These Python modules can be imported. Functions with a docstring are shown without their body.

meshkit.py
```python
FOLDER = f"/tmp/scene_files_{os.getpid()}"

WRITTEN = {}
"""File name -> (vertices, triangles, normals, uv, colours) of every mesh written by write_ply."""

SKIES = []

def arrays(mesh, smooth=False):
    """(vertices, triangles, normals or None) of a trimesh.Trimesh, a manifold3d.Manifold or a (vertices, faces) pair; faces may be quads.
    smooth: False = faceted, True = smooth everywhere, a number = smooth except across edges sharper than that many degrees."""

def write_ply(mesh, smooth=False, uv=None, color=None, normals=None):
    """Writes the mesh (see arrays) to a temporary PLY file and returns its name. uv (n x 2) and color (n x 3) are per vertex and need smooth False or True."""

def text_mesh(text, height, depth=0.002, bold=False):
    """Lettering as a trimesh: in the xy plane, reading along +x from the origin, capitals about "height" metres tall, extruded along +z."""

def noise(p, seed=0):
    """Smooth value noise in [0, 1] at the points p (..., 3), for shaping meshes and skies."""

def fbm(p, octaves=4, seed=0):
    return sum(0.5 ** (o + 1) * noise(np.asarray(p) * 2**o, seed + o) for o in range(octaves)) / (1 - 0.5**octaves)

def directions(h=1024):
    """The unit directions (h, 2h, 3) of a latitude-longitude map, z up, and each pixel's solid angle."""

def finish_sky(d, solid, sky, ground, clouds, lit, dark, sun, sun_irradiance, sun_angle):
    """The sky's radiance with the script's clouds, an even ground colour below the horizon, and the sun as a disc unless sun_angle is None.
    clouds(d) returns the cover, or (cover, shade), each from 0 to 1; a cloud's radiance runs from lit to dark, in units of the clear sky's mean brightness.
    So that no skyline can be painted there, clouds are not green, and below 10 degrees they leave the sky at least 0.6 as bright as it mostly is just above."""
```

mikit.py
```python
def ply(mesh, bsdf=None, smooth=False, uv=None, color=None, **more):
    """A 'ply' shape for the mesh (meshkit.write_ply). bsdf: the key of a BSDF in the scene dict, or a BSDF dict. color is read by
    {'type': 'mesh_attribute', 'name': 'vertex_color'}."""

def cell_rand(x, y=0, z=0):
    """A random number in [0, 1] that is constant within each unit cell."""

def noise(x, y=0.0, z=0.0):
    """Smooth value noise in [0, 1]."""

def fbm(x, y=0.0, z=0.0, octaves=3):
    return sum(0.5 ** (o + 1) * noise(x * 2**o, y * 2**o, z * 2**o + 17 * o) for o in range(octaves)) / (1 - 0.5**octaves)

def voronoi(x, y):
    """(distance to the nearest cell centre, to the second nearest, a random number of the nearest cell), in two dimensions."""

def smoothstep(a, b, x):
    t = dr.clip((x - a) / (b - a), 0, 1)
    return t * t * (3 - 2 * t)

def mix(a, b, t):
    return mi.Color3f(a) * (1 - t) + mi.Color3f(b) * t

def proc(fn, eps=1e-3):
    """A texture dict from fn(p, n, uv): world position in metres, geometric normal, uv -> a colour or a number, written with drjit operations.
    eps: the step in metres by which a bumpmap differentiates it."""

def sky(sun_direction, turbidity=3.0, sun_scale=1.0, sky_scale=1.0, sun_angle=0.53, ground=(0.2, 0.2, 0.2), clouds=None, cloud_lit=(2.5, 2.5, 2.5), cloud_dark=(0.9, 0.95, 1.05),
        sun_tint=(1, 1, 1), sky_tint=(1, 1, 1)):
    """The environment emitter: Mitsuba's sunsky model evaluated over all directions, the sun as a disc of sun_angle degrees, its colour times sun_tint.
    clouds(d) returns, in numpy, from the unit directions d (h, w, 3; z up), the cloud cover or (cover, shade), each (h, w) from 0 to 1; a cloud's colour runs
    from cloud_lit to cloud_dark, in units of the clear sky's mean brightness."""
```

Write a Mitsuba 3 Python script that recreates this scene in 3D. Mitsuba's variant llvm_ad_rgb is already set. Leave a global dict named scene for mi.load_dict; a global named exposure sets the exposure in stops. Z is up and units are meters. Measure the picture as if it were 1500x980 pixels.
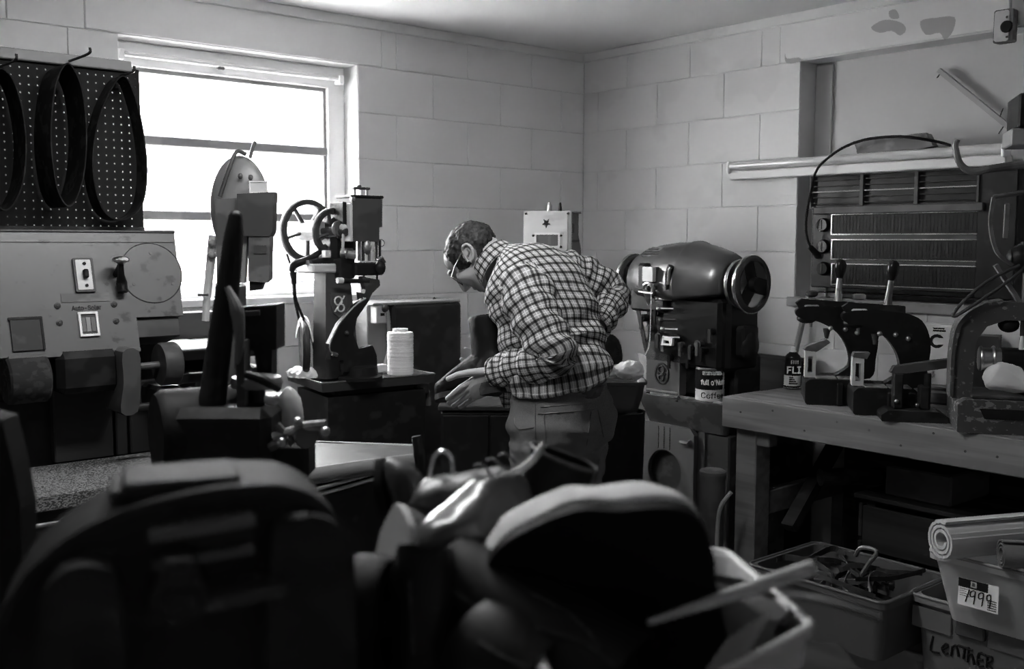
import math, numpy as np, trimesh, manifold3d, mitsuba as mi, drjit as dr, mikit, meshkit
from shapely.geometry import Polygon, Point, box as sbox
from mikit import noise, fbm, smoothstep, mix, cell_rand

# ---------------------------------------------------------------- camera, sky, exposure
T = mi.ScalarTransform4f
scene, labels = {}, {}
EYE = np.array([0, 0, 1.465])
YAW, PITCH, ROLL, FOCAL = math.radians(40.09), math.radians(-5.18), math.radians(.15), 1499.0
FWD = np.array([math.sin(YAW)*math.cos(PITCH), math.cos(YAW)*math.cos(PITCH), math.sin(PITCH)])
R0 = np.array([math.cos(YAW), -math.sin(YAW), 0.0]); U0 = np.cross(R0, FWD)
RIGHT = R0*math.cos(ROLL)+U0*math.sin(ROLL); UP = U0*math.cos(ROLL)-R0*math.sin(ROLL)
scene['camera'] = {'type': 'thinlens', 'fov': 2*math.degrees(math.atan(750/FOCAL)), 'fov_axis': 'x', 'aperture_radius': .0062, 'focus_distance': 3.25,
                   'near_clip': .05, 'far_clip': 200., 'to_world': T().look_at(EYE.tolist(), (EYE+FWD).tolist(), UP.tolist())}
def gray(d):
    return np.ones(d.shape[:2]), .25*np.clip(meshkit.fbm(d*3+7, 4), 0, 1)
scene['sky'] = mikit.sky([.3, .5, .8], turbidity=4, sun_scale=0.0, ground=(.42, .42, .42), clouds=gray, cloud_lit=(1, 1, 1), cloud_dark=(.9, .9, .9), sky_tint=(1, .75, .5))
exposure = 8.9
LAMP = .095

# ---------------------------------------------------------------- helpers
A = np.array
def ray(px, py): return FWD+RIGHT*(px-750)/FOCAL-UP*(py-490)/FOCAL
def P(px, py, d): return EYE+ray(px, py)*d
def on(px, py, ax, v):
    r = ray(px, py); return EYE+r*(v-EYE[ax])/r[ax]
class Fr:
    """A thing's own frame: x to the right, y away, z up; a is its x axis in the ground plane."""
    def __init__(s, o, a=None, deg=0.0):
        a = R0 if a is None else A(a, float); t = math.radians(deg)
        s.a = A([a[0]*math.cos(t)-a[1]*math.sin(t), a[0]*math.sin(t)+a[1]*math.cos(t), 0]); s.b = A([-s.a[1], s.a[0], 0]); s.c = A([0, 0, 1.])
        s.o = A(o, float); s.M = np.eye(4); s.M[:3, 0], s.M[:3, 1], s.M[:3, 2], s.M[:3, 3] = s.a, s.b, s.c, s.o
    def pt(s, px, py, y=0.0):
        r = ray(px, py); d = (y-(EYE-s.o)@s.b)/(r@s.b); q = EYE+r*d-s.o
        return A([q@s.a, y, q@s.c])
    def lo(s, q): q = A(q, float)-s.o; return A([q@s.a, q@s.b, q@s.c])
WORLD = Fr((0, 0, 0), (1, 0, 0)); CUR = WORLD
def use(f):
    global CUR
    CUR = f; return f
def pt(px, py, y=0.0): return CUR.pt(px, py, y)
def uniq(k):
    n = 0; q = k
    while q in labels or q in scene or any(x.startswith(q+'__') for x in scene): n += 1; q = f'{k}_{n:03d}'
    return q
def cat(*ms):
    ms = [m for m in (ms[0] if len(ms) == 1 and isinstance(ms[0], (list, tuple)) else ms)]
    return trimesh.util.concatenate(ms) if len(ms) > 1 else ms[0]
def put(key, m, mat, smooth=32, uv=None, color=None):
    m = m.copy(); m.apply_transform(CUR.M)
    scene[key] = mikit.ply(m, 'mat_'+mat, smooth, uv=uv, color=color)
def thing(name, label, category, group=None):
    k = uniq(name); labels[k] = {'label': label, 'category': category}
    if group: labels[k]['group'] = group
    return k
def part(parent, name, m, mat, smooth=32, label=None, **kw):
    k = uniq(parent+'__'+name); put(k, m, mat, smooth, **kw)
    if label: labels[k] = {'label': label}
    if kw.get('stuff'): labels.setdefault(k, {})['kind'] = 'stuff'
    return k
def solo(name, m, mat, label, category, group=None, smooth=32, **kw):
    k = thing(name, label, category, group); put(k, m, mat, smooth, **kw); return k
def struct(name, m, mat, smooth=False):
    put(name, m, mat, smooth); labels[name] = {'kind': 'structure'}
_cb = {}
def B(x0, x1, y0, y1, z0, z1, c=.003):
    """A box by its extents, its edges chamfered by c."""
    h = A([abs(x1-x0), abs(y1-y0), abs(z1-z0)])/2; m = A([x0+x1, y0+y1, z0+z1])/2; c = min(c, h.min()*.6)
    k = (*np.round(h, 5), round(c, 5))
    if k not in _cb:
        if c <= 0: g = trimesh.creation.box(h*2)
        else:
            q = []
            for i in range(3):
                e = h-c; e[i] = h[i]
                q += [e*A([a, b, d]) for a in (-1, 1) for b in (-1, 1) for d in (-1, 1)]
            g = trimesh.convex.convex_hull(A(q))
        _cb[k] = g
    g = _cb[k].copy(); g.apply_translation(m); return g
def PB(px0, py0, px1, py1, y=0.0, t=.05, c=.003):
    """A box whose front face spans two pixels on the plane y of the current frame, t deep."""
    a, b = pt(px0, py0, y), pt(px1, py1, y); return B(a[0], b[0], y, y+t, b[2], a[2], c)
def axis(d):
    d = A(d, float); d = d/np.linalg.norm(d); e = np.cross(d, [0, 0, 1] if abs(d[2]) < .9 else [1, 0, 0]); e /= np.linalg.norm(e)
    return e, np.cross(d, e), d
def LA(prof, base, d=(0, 0, 1), n=28, sx=1.0):
    """A profile [(radius, height)...] turned about the axis d from base."""
    e, f, d = axis(d); a = np.arange(n)*2*np.pi/n; prof = [(max(r, 1e-5), h) for r, h in prof]
    ring = e[None]*np.cos(a)[:, None]*sx+f[None]*np.sin(a)[:, None]
    v = np.vstack([A(base)+ring*r+d*h for r, h in prof]); i = np.arange(n); j = (i+1) % n
    q = [np.vstack([np.c_[k*n+i, k*n+j, (k+1)*n+j], np.c_[k*n+i, (k+1)*n+j, (k+1)*n+i]]) for k in range(len(prof)-1)]
    if prof[0] != prof[-1]: L = (len(prof)-1)*n; q += [np.c_[i*0, j, i][1:-1], np.c_[i*0+L, i+L, j+L][1:-1]]
    return trimesh.Trimesh(v, np.vstack(q), process=False)
def CY(p, q, r, r2=None, n=20, c=0.0):
    p, q = A(p, float), A(q, float); L = np.linalg.norm(q-p); r2 = r if r2 is None else r2
    return LA([(r-c, 0), (r, c), (r2, L-c), (r2-c, L)] if c else [(r, 0), (r2, L)], p, q-p, n)
def spl(pts, k=6, closed=False):
    """Points of a Catmull-Rom curve through pts."""
    p = A(pts, float)
    p = np.vstack([p[-1:], p, p[:2]]) if closed else np.vstack([2*p[:1]-p[1:2], p, 2*p[-1:]-p[-2:-1]])
    out = []
    for i in range(1, len(p)-2):
        a, b, c, d = p[i-1:i+3]
        for t in np.arange(k)/k: out.append(.5*(2*b+(c-a)*t+(2*a-5*b+4*c-d)*t*t+(3*b-a-3*c+d)*t**3))
    if not closed: out.append(p[-2])
    return A(out)
def TU(pts, r, n=8, k=6, closed=False):
    """A round bar or cord through pts; r one radius or one per point of pts."""
    p = spl(pts, k, closed) if k > 1 else A(pts, float)
    if np.ndim(r): r = np.interp(np.linspace(0, 1, len(p)), np.linspace(0, 1, len(r)), r)
    return sweep(p, lambda t: np.c_[np.cos(t), np.sin(t)], r, n, closed)
def sweep(p, sec, r, n=8, closed=False, up=None):
    """A section (t in [0, 2 pi] -> (n, 2)) carried along the points p."""
    p = A(p, float); m = len(p); t = np.gradient(p, axis=0) if not closed else np.roll(p, -1, 0)-np.roll(p, 1, 0)
    t /= np.linalg.norm(t, axis=1, keepdims=True)+1e-12; e = np.zeros_like(p); e[0] = axis(t[0])[0] if up is None else A(up)-(A(up)@t[0])*t[0]; e[0] /= np.linalg.norm(e[0])
    for i in range(1, m): e[i] = e[i-1]-(e[i-1]@t[i])*t[i] if up is None else A(up)-(A(up)@t[i])*t[i]; e[i] /= np.linalg.norm(e[i])+1e-12
    f = np.cross(t, e); s = sec(np.arange(n)*2*np.pi/n); r = np.broadcast_to(r, (m,))
    v = (p[:, None]+r[:, None, None]*(s[None, :, :1]*e[:, None]+s[None, :, 1:]*f[:, None])).reshape(-1, 3); i = np.arange(n); j = (i+1) % n; q = []
    for k in range(m if closed else m-1):
        a, b = k*n, (k+1) % m*n; q += [np.c_[a+i, a+j, b+j], np.c_[a+i, b+j, b+i]]
    if not closed: q += [np.c_[i*0, j, i][1:-1], np.c_[i*0, i, j][1:-1]+(m-1)*n]
    return trimesh.Trimesh(v, np.vstack(q), process=False)
def rect(w, h): return lambda t: A([[-w, -h], [w, -h], [w, h], [-w, h]])/2
def RI(c, d, R, r, n=40, m=10):
    e, f, d = axis(d); a = np.arange(n)*2*np.pi/n
    return sweep(A(c)+R*(np.cos(a)[:, None]*e+np.sin(a)[:, None]*f), lambda t: np.c_[np.cos(t), np.sin(t)], r, m, True, up=d)
def LO(rings, cap=True):
    """Skin over rings of equal point counts."""
    n = len(rings[0]); m = len(rings); v = np.vstack(rings); i = np.arange(n); j = (i+1) % n; q = []
    for k in range(m-1): q += [np.c_[k*n+i, k*n+j, (k+1)*n+j], np.c_[k*n+i, (k+1)*n+j, (k+1)*n+i]]
    if cap:
        v = np.vstack([v, rings[0].mean(0), rings[-1].mean(0)]); q += [np.c_[j, i, i*0+m*n], np.c_[i, j, i*0]+(m-1)*n]; q[-1][:, 2] = m*n+1
    g = trimesh.Trimesh(v, np.vstack(q), process=False)
    return g if g.volume >= 0 else (g.invert() or g)
def EX(poly, y=0.0, t=.02, holes=(), r=0.0):
    """A flat outline in the frame's xz plane, t thick from y away; r rounds its corners."""
    s = poly if isinstance(poly, Polygon) else Polygon([(q[0], q[-1]) for q in poly])
    s = s.buffer(0)
    if r: s = s.buffer(-r).buffer(2*r).buffer(-r)
    for h in holes: s = s.difference(h if not isinstance(h, (list, tuple, np.ndarray)) else Polygon([(q[0], q[-1]) for q in h]))
    g = cat([trimesh.creation.extrude_polygon(k, t, engine='earcut') for k in getattr(s, 'geoms', [s])])
    v = A(g.vertices); g.vertices = np.c_[v[:, 0], y+t-v[:, 2], v[:, 1]]; return g
def PX(pxs, y=0.0, t=.02, k=0, **kw):
    """The same from pixels on the plane y."""
    q = [pt(a, b, y) for a, b in pxs]
    if k: q = spl(q, k, True)
    return EX(q, y, t, **kw)
def SP(c, r, n=2, sub=None):
    g = trimesh.creation.icosphere(sub if sub is not None else n, 1.0); g.apply_scale(r); g.apply_translation(c); return g
def HU(balls, sub=1):
    return trimesh.convex.convex_hull(np.vstack([SP(c, r, sub=sub).vertices for c, r in balls]))
def TX(text, p, h, right, up, depth=.0012, bold=False, mid=True, sx=1.0):
    """Raised lettering in the current frame."""
    g = meshkit.text_mesh(text, h, depth, bold); g.apply_scale([sx, 1, 1])
    if mid: g.apply_translation([-(g.bounds[0][0]+g.bounds[1][0])/2, -(g.bounds[0][1]+g.bounds[1][1])/2, 0])
    M = np.eye(4); r = A(right, float); r /= np.linalg.norm(r); u = A(up, float); u -= (u@r)*r; u /= np.linalg.norm(u)
    M[:3, 0], M[:3, 1], M[:3, 2], M[:3, 3] = r, u, np.cross(r, u), p; g.apply_transform(M); return g
def mv(m, d): g = m.copy(); g.apply_translation(d); return g
def rot(m, deg, ax, c=(0, 0, 0)): g = m.copy(); g.apply_transform(trimesh.transformations.rotation_matrix(math.radians(deg), ax, c)); return g
def rough(m, amp, f, seed=0, sub=0):
    g = m.copy()
    for _ in range(sub): g = g.subdivide()
    v = A(g.vertices); n = A(g.vertex_normals); g.vertices = v+n*((meshkit.fbm(v*f, 3, seed)-.5)*2*amp)[:, None]; return g

# ---------------------------------------------------------------- materials (a black and white place)
def pr(c, rough=.5, metal=0.0, spec=.5, **kw):
    c = c if isinstance(c, dict) else {'type': 'rgb', 'value': [c]*3 if np.isscalar(c) else list(c)}
    return {'type': 'twosided', 'bsdf': {'type': 'principled', 'base_color': c, 'roughness': rough, 'metallic': metal, 'specular': spec, **kw}}
def speck(base, other, f, cut, amt=1.0, f2=3.0):
    """Colour with irregular worn or dirty patches of its own."""
    def fn(p, n, uv):
        a = fbm(p.x*f, p.y*f, p.z*f, 4); b = fbm(p.x*f2+9, p.y*f2, p.z*f2, 2)
        t = smoothstep(cut-.05, cut+.05, a*.75+b*.25)*amt
        return mi.Color3f(base*(.9+.2*b)*(1-t)+other*t)
    return mikit.proc(fn)
def streak(base, other, fx, fy, fz):
    def fn(p, n, uv):
        a = fbm(p.x*fx, p.y*fy, p.z*fz, 4); return mi.Color3f(base+(other-base)*smoothstep(.3, .7, a))
    return mikit.proc(fn)
MAT = dict(
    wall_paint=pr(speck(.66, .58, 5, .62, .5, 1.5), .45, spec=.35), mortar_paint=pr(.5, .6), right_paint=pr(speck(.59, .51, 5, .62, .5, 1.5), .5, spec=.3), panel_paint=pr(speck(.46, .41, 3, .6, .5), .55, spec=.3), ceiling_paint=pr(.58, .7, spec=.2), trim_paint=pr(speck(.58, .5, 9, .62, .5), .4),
    peeled=pr(.33, .8), concrete=pr(speck(.2, .12, 4, .5), .8), white_paint=pr(.75, .4), frame_paint=pr(.62, .4),
    black_iron=pr(speck(.010, .028, 14, .6, .6), .42, spec=.2), black_gloss=pr(.008, .22, spec=.25), dark_iron=pr(speck(.032, .07, 16, .6, .7), .45, spec=.3), mid_iron=pr(speck(.12, .06, 12, .5, .8), .4),
    gray_enamel=pr(speck(.105, .035, 26, .66, .7, 4), .38), gray_paint=pr(speck(.25, .2, 8, .55), .45), light_gray=pr(speck(.46, .33, 12, .6, .6), .4), pale_gray=pr(.55, .45),
    dark_gray=pr(speck(.065, .045, 8, .5), .5, spec=.3), steel=pr(.42, .32, 1.0), worn_steel=pr(speck(.38, .12, 20, .55, .8), .4, .85), chrome=pr(.75, .14, 1.0), brass=pr(.45, .3, 1.0),
    rubber=pr(.009, .6, spec=.15), belt=pr(speck(.014, .026, 30, .55), .8, spec=.1), hood_metal=pr(speck(.17, .11, 6, .55, .6, 2), .30, .75),
    white_plastic=pr(.78, .35), paper=pr(.72, .7), ink=pr(.01, .6, spec=.2), thread=pr(streak(.74, .6, 3, 3, 260), .7), rag=pr(.72, .9),
    cardboard=pr(.35, .8), wood_gray=pr(streak(.09, .13, 30, 2.5, 30), .6), wood_dark=pr(streak(.014, .03, 20, 2, 20), .7, spec=.15), wood_tan=pr(streak(.25, .35, 30, 30, 30), .6),
    leather_black=pr(speck(.007, .014, 30, .5), .35, spec=.2), leather_dark=pr(speck(.030, .05, 30, .5), .38, spec=.3), leather_brown=pr(speck(.09, .13, 24, .5), .35), leather_mid=pr(speck(.16, .11, 24, .5), .33),
    sole_tan=pr(speck(.30, .25, 12, .55), .6), canvas=pr(speck(.68, .6, 14, .55), .85), grille=pr(.014, .5, spec=.2), grille_box=pr(speck(.022, .035, 9, .5), .45, spec=.3),
    bin_gray=pr(speck(.15, .12, 7, .5), .42), bin_dark=pr(.06, .4), foam=pr(.42, .8), skin=pr(speck(.36, .32, 9, .5, .6), .45, spec=.4), hair=pr(streak(.008, .035, 160, 160, 60), .55, spec=.25),
    lens=pr(.10, .08, spec=.8), green_glass=pr(.03, .1), dust=pr(speck(.03, .22, 280, .53, .9, 6), .85),
)
MAT['clear_plastic'] = {'type': 'principledthin', 'base_color': {'type': 'rgb', 'value': [.62]*3}, 'roughness': .3, 'spec_trans': .45, 'diff_trans': .9, 'eta': 1.4}
MAT['sticker'] = {'type': 'principledthin', 'base_color': {'type': 'rgb', 'value': [.35]*3}, 'roughness': .8, 'diff_trans': 1.6}
MAT['pane'] = {'type': 'thindielectric', 'int_ior': 1.5}
for k in MAT: scene['mat_'+k] = MAT[k]
def mk(k, *a, **kw): scene['mat_'+k] = pr(*a, **kw); return k

# ---------------------------------------------------------------- the room
XR, YB, XL, YF, ZC, CRS = 3.807, 3.941, -1.7, -2.3, 2.438, .2032
WX0, WX1, WZ0, WZ1 = 1.388, 2.4245, 6*CRS, 11*CRS            # window opening in the left wall
OY0, OY1 = 1.30, 2.612                                       # blocked-up opening in the right wall
TH = .2
BK = .003                                                    # the blocks stand proud of the mortar by this
def wall_with_hole(u0, u1, h, mapper):
    (a0, a1, b0, b1) = h
    return cat([mapper(u0, a0, 0, ZC), mapper(a1, u1, 0, ZC), mapper(a0, a1, 0, b0), mapper(a0, a1, b1, ZC)])
wl = lambda a, b, z0, z1: B(a, b, YB+BK*.5, YB+TH, z0, z1, 0)
wr = lambda a, b, z0, z1: B(XR+BK*.5, XR+TH, a, b, z0, z1, 0)
struct('wall_left', wall_with_hole(XL-TH, XR+TH, (WX0, WX1, WZ0, WZ1), wl), 'mortar_paint')
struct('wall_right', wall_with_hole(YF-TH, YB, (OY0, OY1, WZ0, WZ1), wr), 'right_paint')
struct('wall_side', B(XL-TH, XL, YF-TH, YB, 0, ZC, 0), 'wall_paint')
struct('wall_rear', B(XL, XR, YF-TH, YF, 0, ZC, 0), 'wall_paint')
struct('floor', B(XL-TH, XR+TH, YF-TH, YB+TH, -.1, 0, 0), 'concrete')
struct('ceiling', B(XL-TH, XR+TH, YF-TH, YB+TH, ZC, ZC+.1, 0), 'ceiling_paint')
blockn = [0]
def blocks(side, vert, fmesh, u0, u1, hole, lint, mat='wall_paint'):
    """The blocks of one wall, one by one; vert(course) gives where an upright joint falls."""
    for c in range(4, 12):
        z0, z1 = c*CRS, (c+1)*CRS; L, u = .4064, vert(c)
        u = u-math.ceil((u-u0)/L)*L; segs = []
        while u < u1:
            segs.append((max(u, u0), min(u+L, u1))); u += L
        cut = [hole] if z0 < hole[3]-.01 and z1 > hole[2]+.01 else []
        if c == 11: cut = [lint]
        out = []
        for s in segs:
            for h in cut:
                if s[1] <= h[0] or s[0] >= h[1]: out.append(s)
                else:
                    if s[0] < h[0]-.02: out.append((s[0], h[0]))
                    if s[1] > h[1]+.02: out.append((h[1], s[1]))
            if not cut: out.append(s)
        for s in out:
            if s[1]-s[0] < .015: continue
            part(side, 'block', fmesh(s[0]+.0014, s[1]-.0014, z0+.0014, z1-.0014), mat, False)
fl = lambda a, b, z0, z1: B(a, b, YB-BK, YB+.03, z0, z1, .002)
fr_ = lambda a, b, z0, z1: B(XR-BK, XR+.03, a, b, z0, z1, .002)
vL = on(580.7, 200, 1, YB)[0]; vR = on(1115, 130, 0, XR)[1]
blocks('wall_left', lambda c: vL+(.2032 if c % 2 == 0 else 0), fl, .3, XR-BK, (WX0, WX1, WZ0, WZ1), (WX0-.12, WX1+.125))
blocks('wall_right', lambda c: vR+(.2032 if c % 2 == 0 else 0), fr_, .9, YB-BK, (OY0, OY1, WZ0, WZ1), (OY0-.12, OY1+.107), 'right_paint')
part('wall_left', 'lintel', B(WX0-.118, WX1+.123, YB-BK-.003, YB+TH-.002, WZ1+.004, ZC, .003), 'wall_paint', False)
part('wall_right', 'lintel', B(XR-BK-.003, XR+TH-.002, OY0-.118, OY1+.105, WZ1+.004, ZC, .003), 'right_paint', False)
for i, q in enumerate(([(1276, 40), (1296, 29), (1320, 33), (1327, 44), (1318, 52), (1306, 45), (1288, 48)], [(1348, 31), (1372, 26), (1398, 25), (1396, 45), (1384, 58), (1376, 48), (1356, 51)], [(1302, 17), (1312, 14), (1317, 26), (1305, 27)], [(1150, 78), (1153, 86), (1170, 84), (1172, 90), (1152, 92)])):
    use(Fr((XR-BK-.004, 0, 0), (0, -1, 0))); part('wall_right', 'peeled_patch', PX(q, 0, .0008, 3), 'peeled', False, 'bare patch where paint peeled'); use(WORLD)
# crown boards
struct('trim_1', B(XL, XR-.02, YB-.024, YB-BK-.001, 2.395, ZC, .003), 'trim_paint')
struct('trim_2', B(XR-.024, XR-BK-.001, YF, YB-.0, 2.395, ZC, .003), 'trim_paint')
# the left wall's window: sill, frame, three awning sashes
gy = YB+.13
struct('window_1', cat([B(WX0, WX0+.085, gy-.02, gy+.05, WZ0, WZ1, .004), B(WX1-.085, WX1, gy-.02, gy+.05, WZ0, WZ1, .004), B(WX0, WX1, gy-.02, gy+.05, WZ1-.095, WZ1, .004), B(WX0, WX1, gy-.02, gy+.05, WZ0, WZ0+.075, .004)]), 'white_paint')
labels['window_1'] = {'kind': 'structure'}
part('window_1', 'window_sill', B(WX0-.0, WX1, YB-.012, gy-.02, WZ0-.02, WZ0+.012, .004), 'white_paint', False)
part('window_1', 'inner_frame', cat([B(WX0+.085, WX0+.10, gy-.005, gy+.04, WZ0+.075, WZ1-.095, .002), B(WX1-.10, WX1-.085, gy-.005, gy+.04, WZ0+.075, WZ1-.095, .002), B(WX0+.085, WX1-.085, gy-.005, gy+.04, WZ1-.112, WZ1-.095, .002)]), 'gray_paint', False)
for z in (1.862, 1.567): part('window_1', 'mullion', B(WX0+.085, WX1-.085, gy-.012, gy+.035, z-.019, z+.019, .004), 'gray_paint', False)
for z0, z1 in ((1.881, WZ1-.11), (1.586, 1.843), (WZ0+.075, 1.548)):
    part('window_1', 'window_pane', B(WX0+.09, WX1-.09, gy+.02, gy+.0201, z0, z1, 0) if 0 else trimesh.Trimesh([[WX0+.09, gy+.02, z0], [WX1-.09, gy+.02, z0], [WX1-.09, gy+.02, z1], [WX0+.09, gy+.02, z1]], [[0, 1, 2], [0, 2, 3]], process=False), 'pane', False)
part('window_1', 'sticker', B(*sorted((on(250, 190, 1, gy+.018)[0], on(270, 190, 1, gy+.018)[0])), gy+.017, gy+.019, on(260, 200, 1, gy+.018)[2], on(260, 183, 1, gy+.018)[2], 0), 'sticker', False, 'small pale sticker on the upper pane')
part('window_1', 'sticker', B(*sorted((on(271, 190, 1, gy+.018)[0], on(288, 190, 1, gy+.018)[0])), gy+.017, gy+.019, on(280, 201, 1, gy+.018)[2], on(280, 186, 1, gy+.018)[2], 0), 'sticker', False)
part('window_1', 'roller_bar', TU([(WX0+.02, gy-.05, WZ1-.055), (WX1-.03, gy-.05, WZ1-.055)], .011, 10, 1), 'white_paint')
for x, w in ((WX0+.035, .022), (WX1-.04, .024)): part('window_1', 'bracket', B(x-w/2, x+w/2, gy-.07, gy-.02, WZ1-.08, WZ1-.04, .003), 'white_paint', False)
part('window_1', 'hook', cat(CY((1.83, gy-.02, WZ1-.06), (1.83, gy-.05, WZ1-.06), .008), B(1.815, 1.845, gy-.055, gy-.045, WZ1-.075, WZ1-.045)), 'mid_iron')
# the shop's ceiling lamp, above the picture
cl_ = thing('ceiling_lamp', 'long fluorescent ceiling lamp over the middle of the workshop', 'ceiling lamp')
LX, LY = 1.2, 2.05
part(cl_, 'housing', B(LX-.62, LX+.62, LY-.09, LY+.09, ZC-.055, ZC-.001, .006), 'white_paint', False)
d_ = B(LX-.60, LX+.60, LY-.075, LY+.075, ZC-.075, ZC-.0555, .004); scene[cl_+'__diffuser'] = {**mikit.ply(d_, 'mat_white_plastic'), 'emitter': {'type': 'area', 'radiance': {'type': 'rgb', 'value': [LAMP]*3}}}
# outside
use(Fr((0, 7.0, 0), (1, 0, 0)))
rl_ = thing('outdoor_railing', 'pale slanting railing outdoors seen through the lower window pane', 'railing')
MAT['rail_'] = mk('rail_out', .035, .7)
for p0, p1, w in (((392, 336), (449, 410), .09), ((380, 402), (470, 402), .07), ((455, 330), (455, 420), .05)):
    part(rl_, 'bar', sweep(A([pt(*p0), pt(*p1)]), rect(w, .05), 1, 4), 'rail_out', False)
q = pt(455, 420); part(rl_, 'post', B(q[0]-.05, q[0]+.05, -.03, .03, -.25, q[2], 0), 'rail_out', False); q = pt(380, 402); part(rl_, 'post', B(q[0]-.05, q[0]+.05, -.03, .03, -.25, q[2]+.05, 0), 'rail_out', False)
use(WORLD)
struct('ground', B(-30, 30, -30, 40, -.35, -.25, 0), 'pale_gray')
# ---------------------------------------------------------------- right wall: blocked-up opening, cooler, lamp, switch box
RW = lambda x: Fr((x, 0, 0), (0, -1, 0))                     # frames that look square at the right wall
part('wall_right', 'infill_panel', B(XR+.12, XR+.16, OY0-.05, OY1+.03, WZ0-.03, WZ1+.03, 0), 'panel_paint', False, 'painted board filling the old window opening')
part('wall_right', 'panel_batten', B(XR+.105, XR+.12, OY1-.085, OY1-.004, WZ0+.01, WZ1-.01, .002), 'panel_paint', False)
part('wall_right', 'opening_sill', B(XR-.02, XR+.12, OY0, OY1+.03, WZ0-.03, WZ0+.012, .003), 'gray_paint', False)
use(RW(XR-.012))
ac = thing('air_conditioner', 'dark window air conditioner with three grille bands set into the right wall', 'air conditioner')
part(ac, 'housing', PB(1190, 300, 1463, 432, .03, .095, .006), 'grille_box')
part(ac, 'side_cabinet', PB(1434, 240, 1484, 440, .02, .1, .005), 'black_iron')
part(ac, 'bottom_pan', PB(1196, 427, 1470, 441, .0, .11, .006), 'black_iron')
v = part(ac, 'vent_box', PB(1189.5, 257, 1436, 301, .035, .09, .004), 'black_iron')
a, b = pt(1190, 257.5, .03), pt(1436, 300, .03)
def frame2(x0, x1, z0, z1, y, t, w): return EX([(x0, z0), (x1, z0), (x1, z1), (x0, z1)], y, t, holes=[[(x0+w, z0+w), (x1-w, z0+w), (x1-w, z1-w), (x0+w, z1-w)]])
part(ac, 'vent_frame', frame2(a[0], b[0], b[2], a[2], .012, .022, .008), 'dark_gray', False)
for px in (1263, 1343): q = pt(px, 270, .02); part(ac, 'vent_divider', B(q[0]-.008, q[0]+.008, .014, .034, b[2]+.006, a[2]-.006, .001), 'dark_gray', False)
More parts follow.
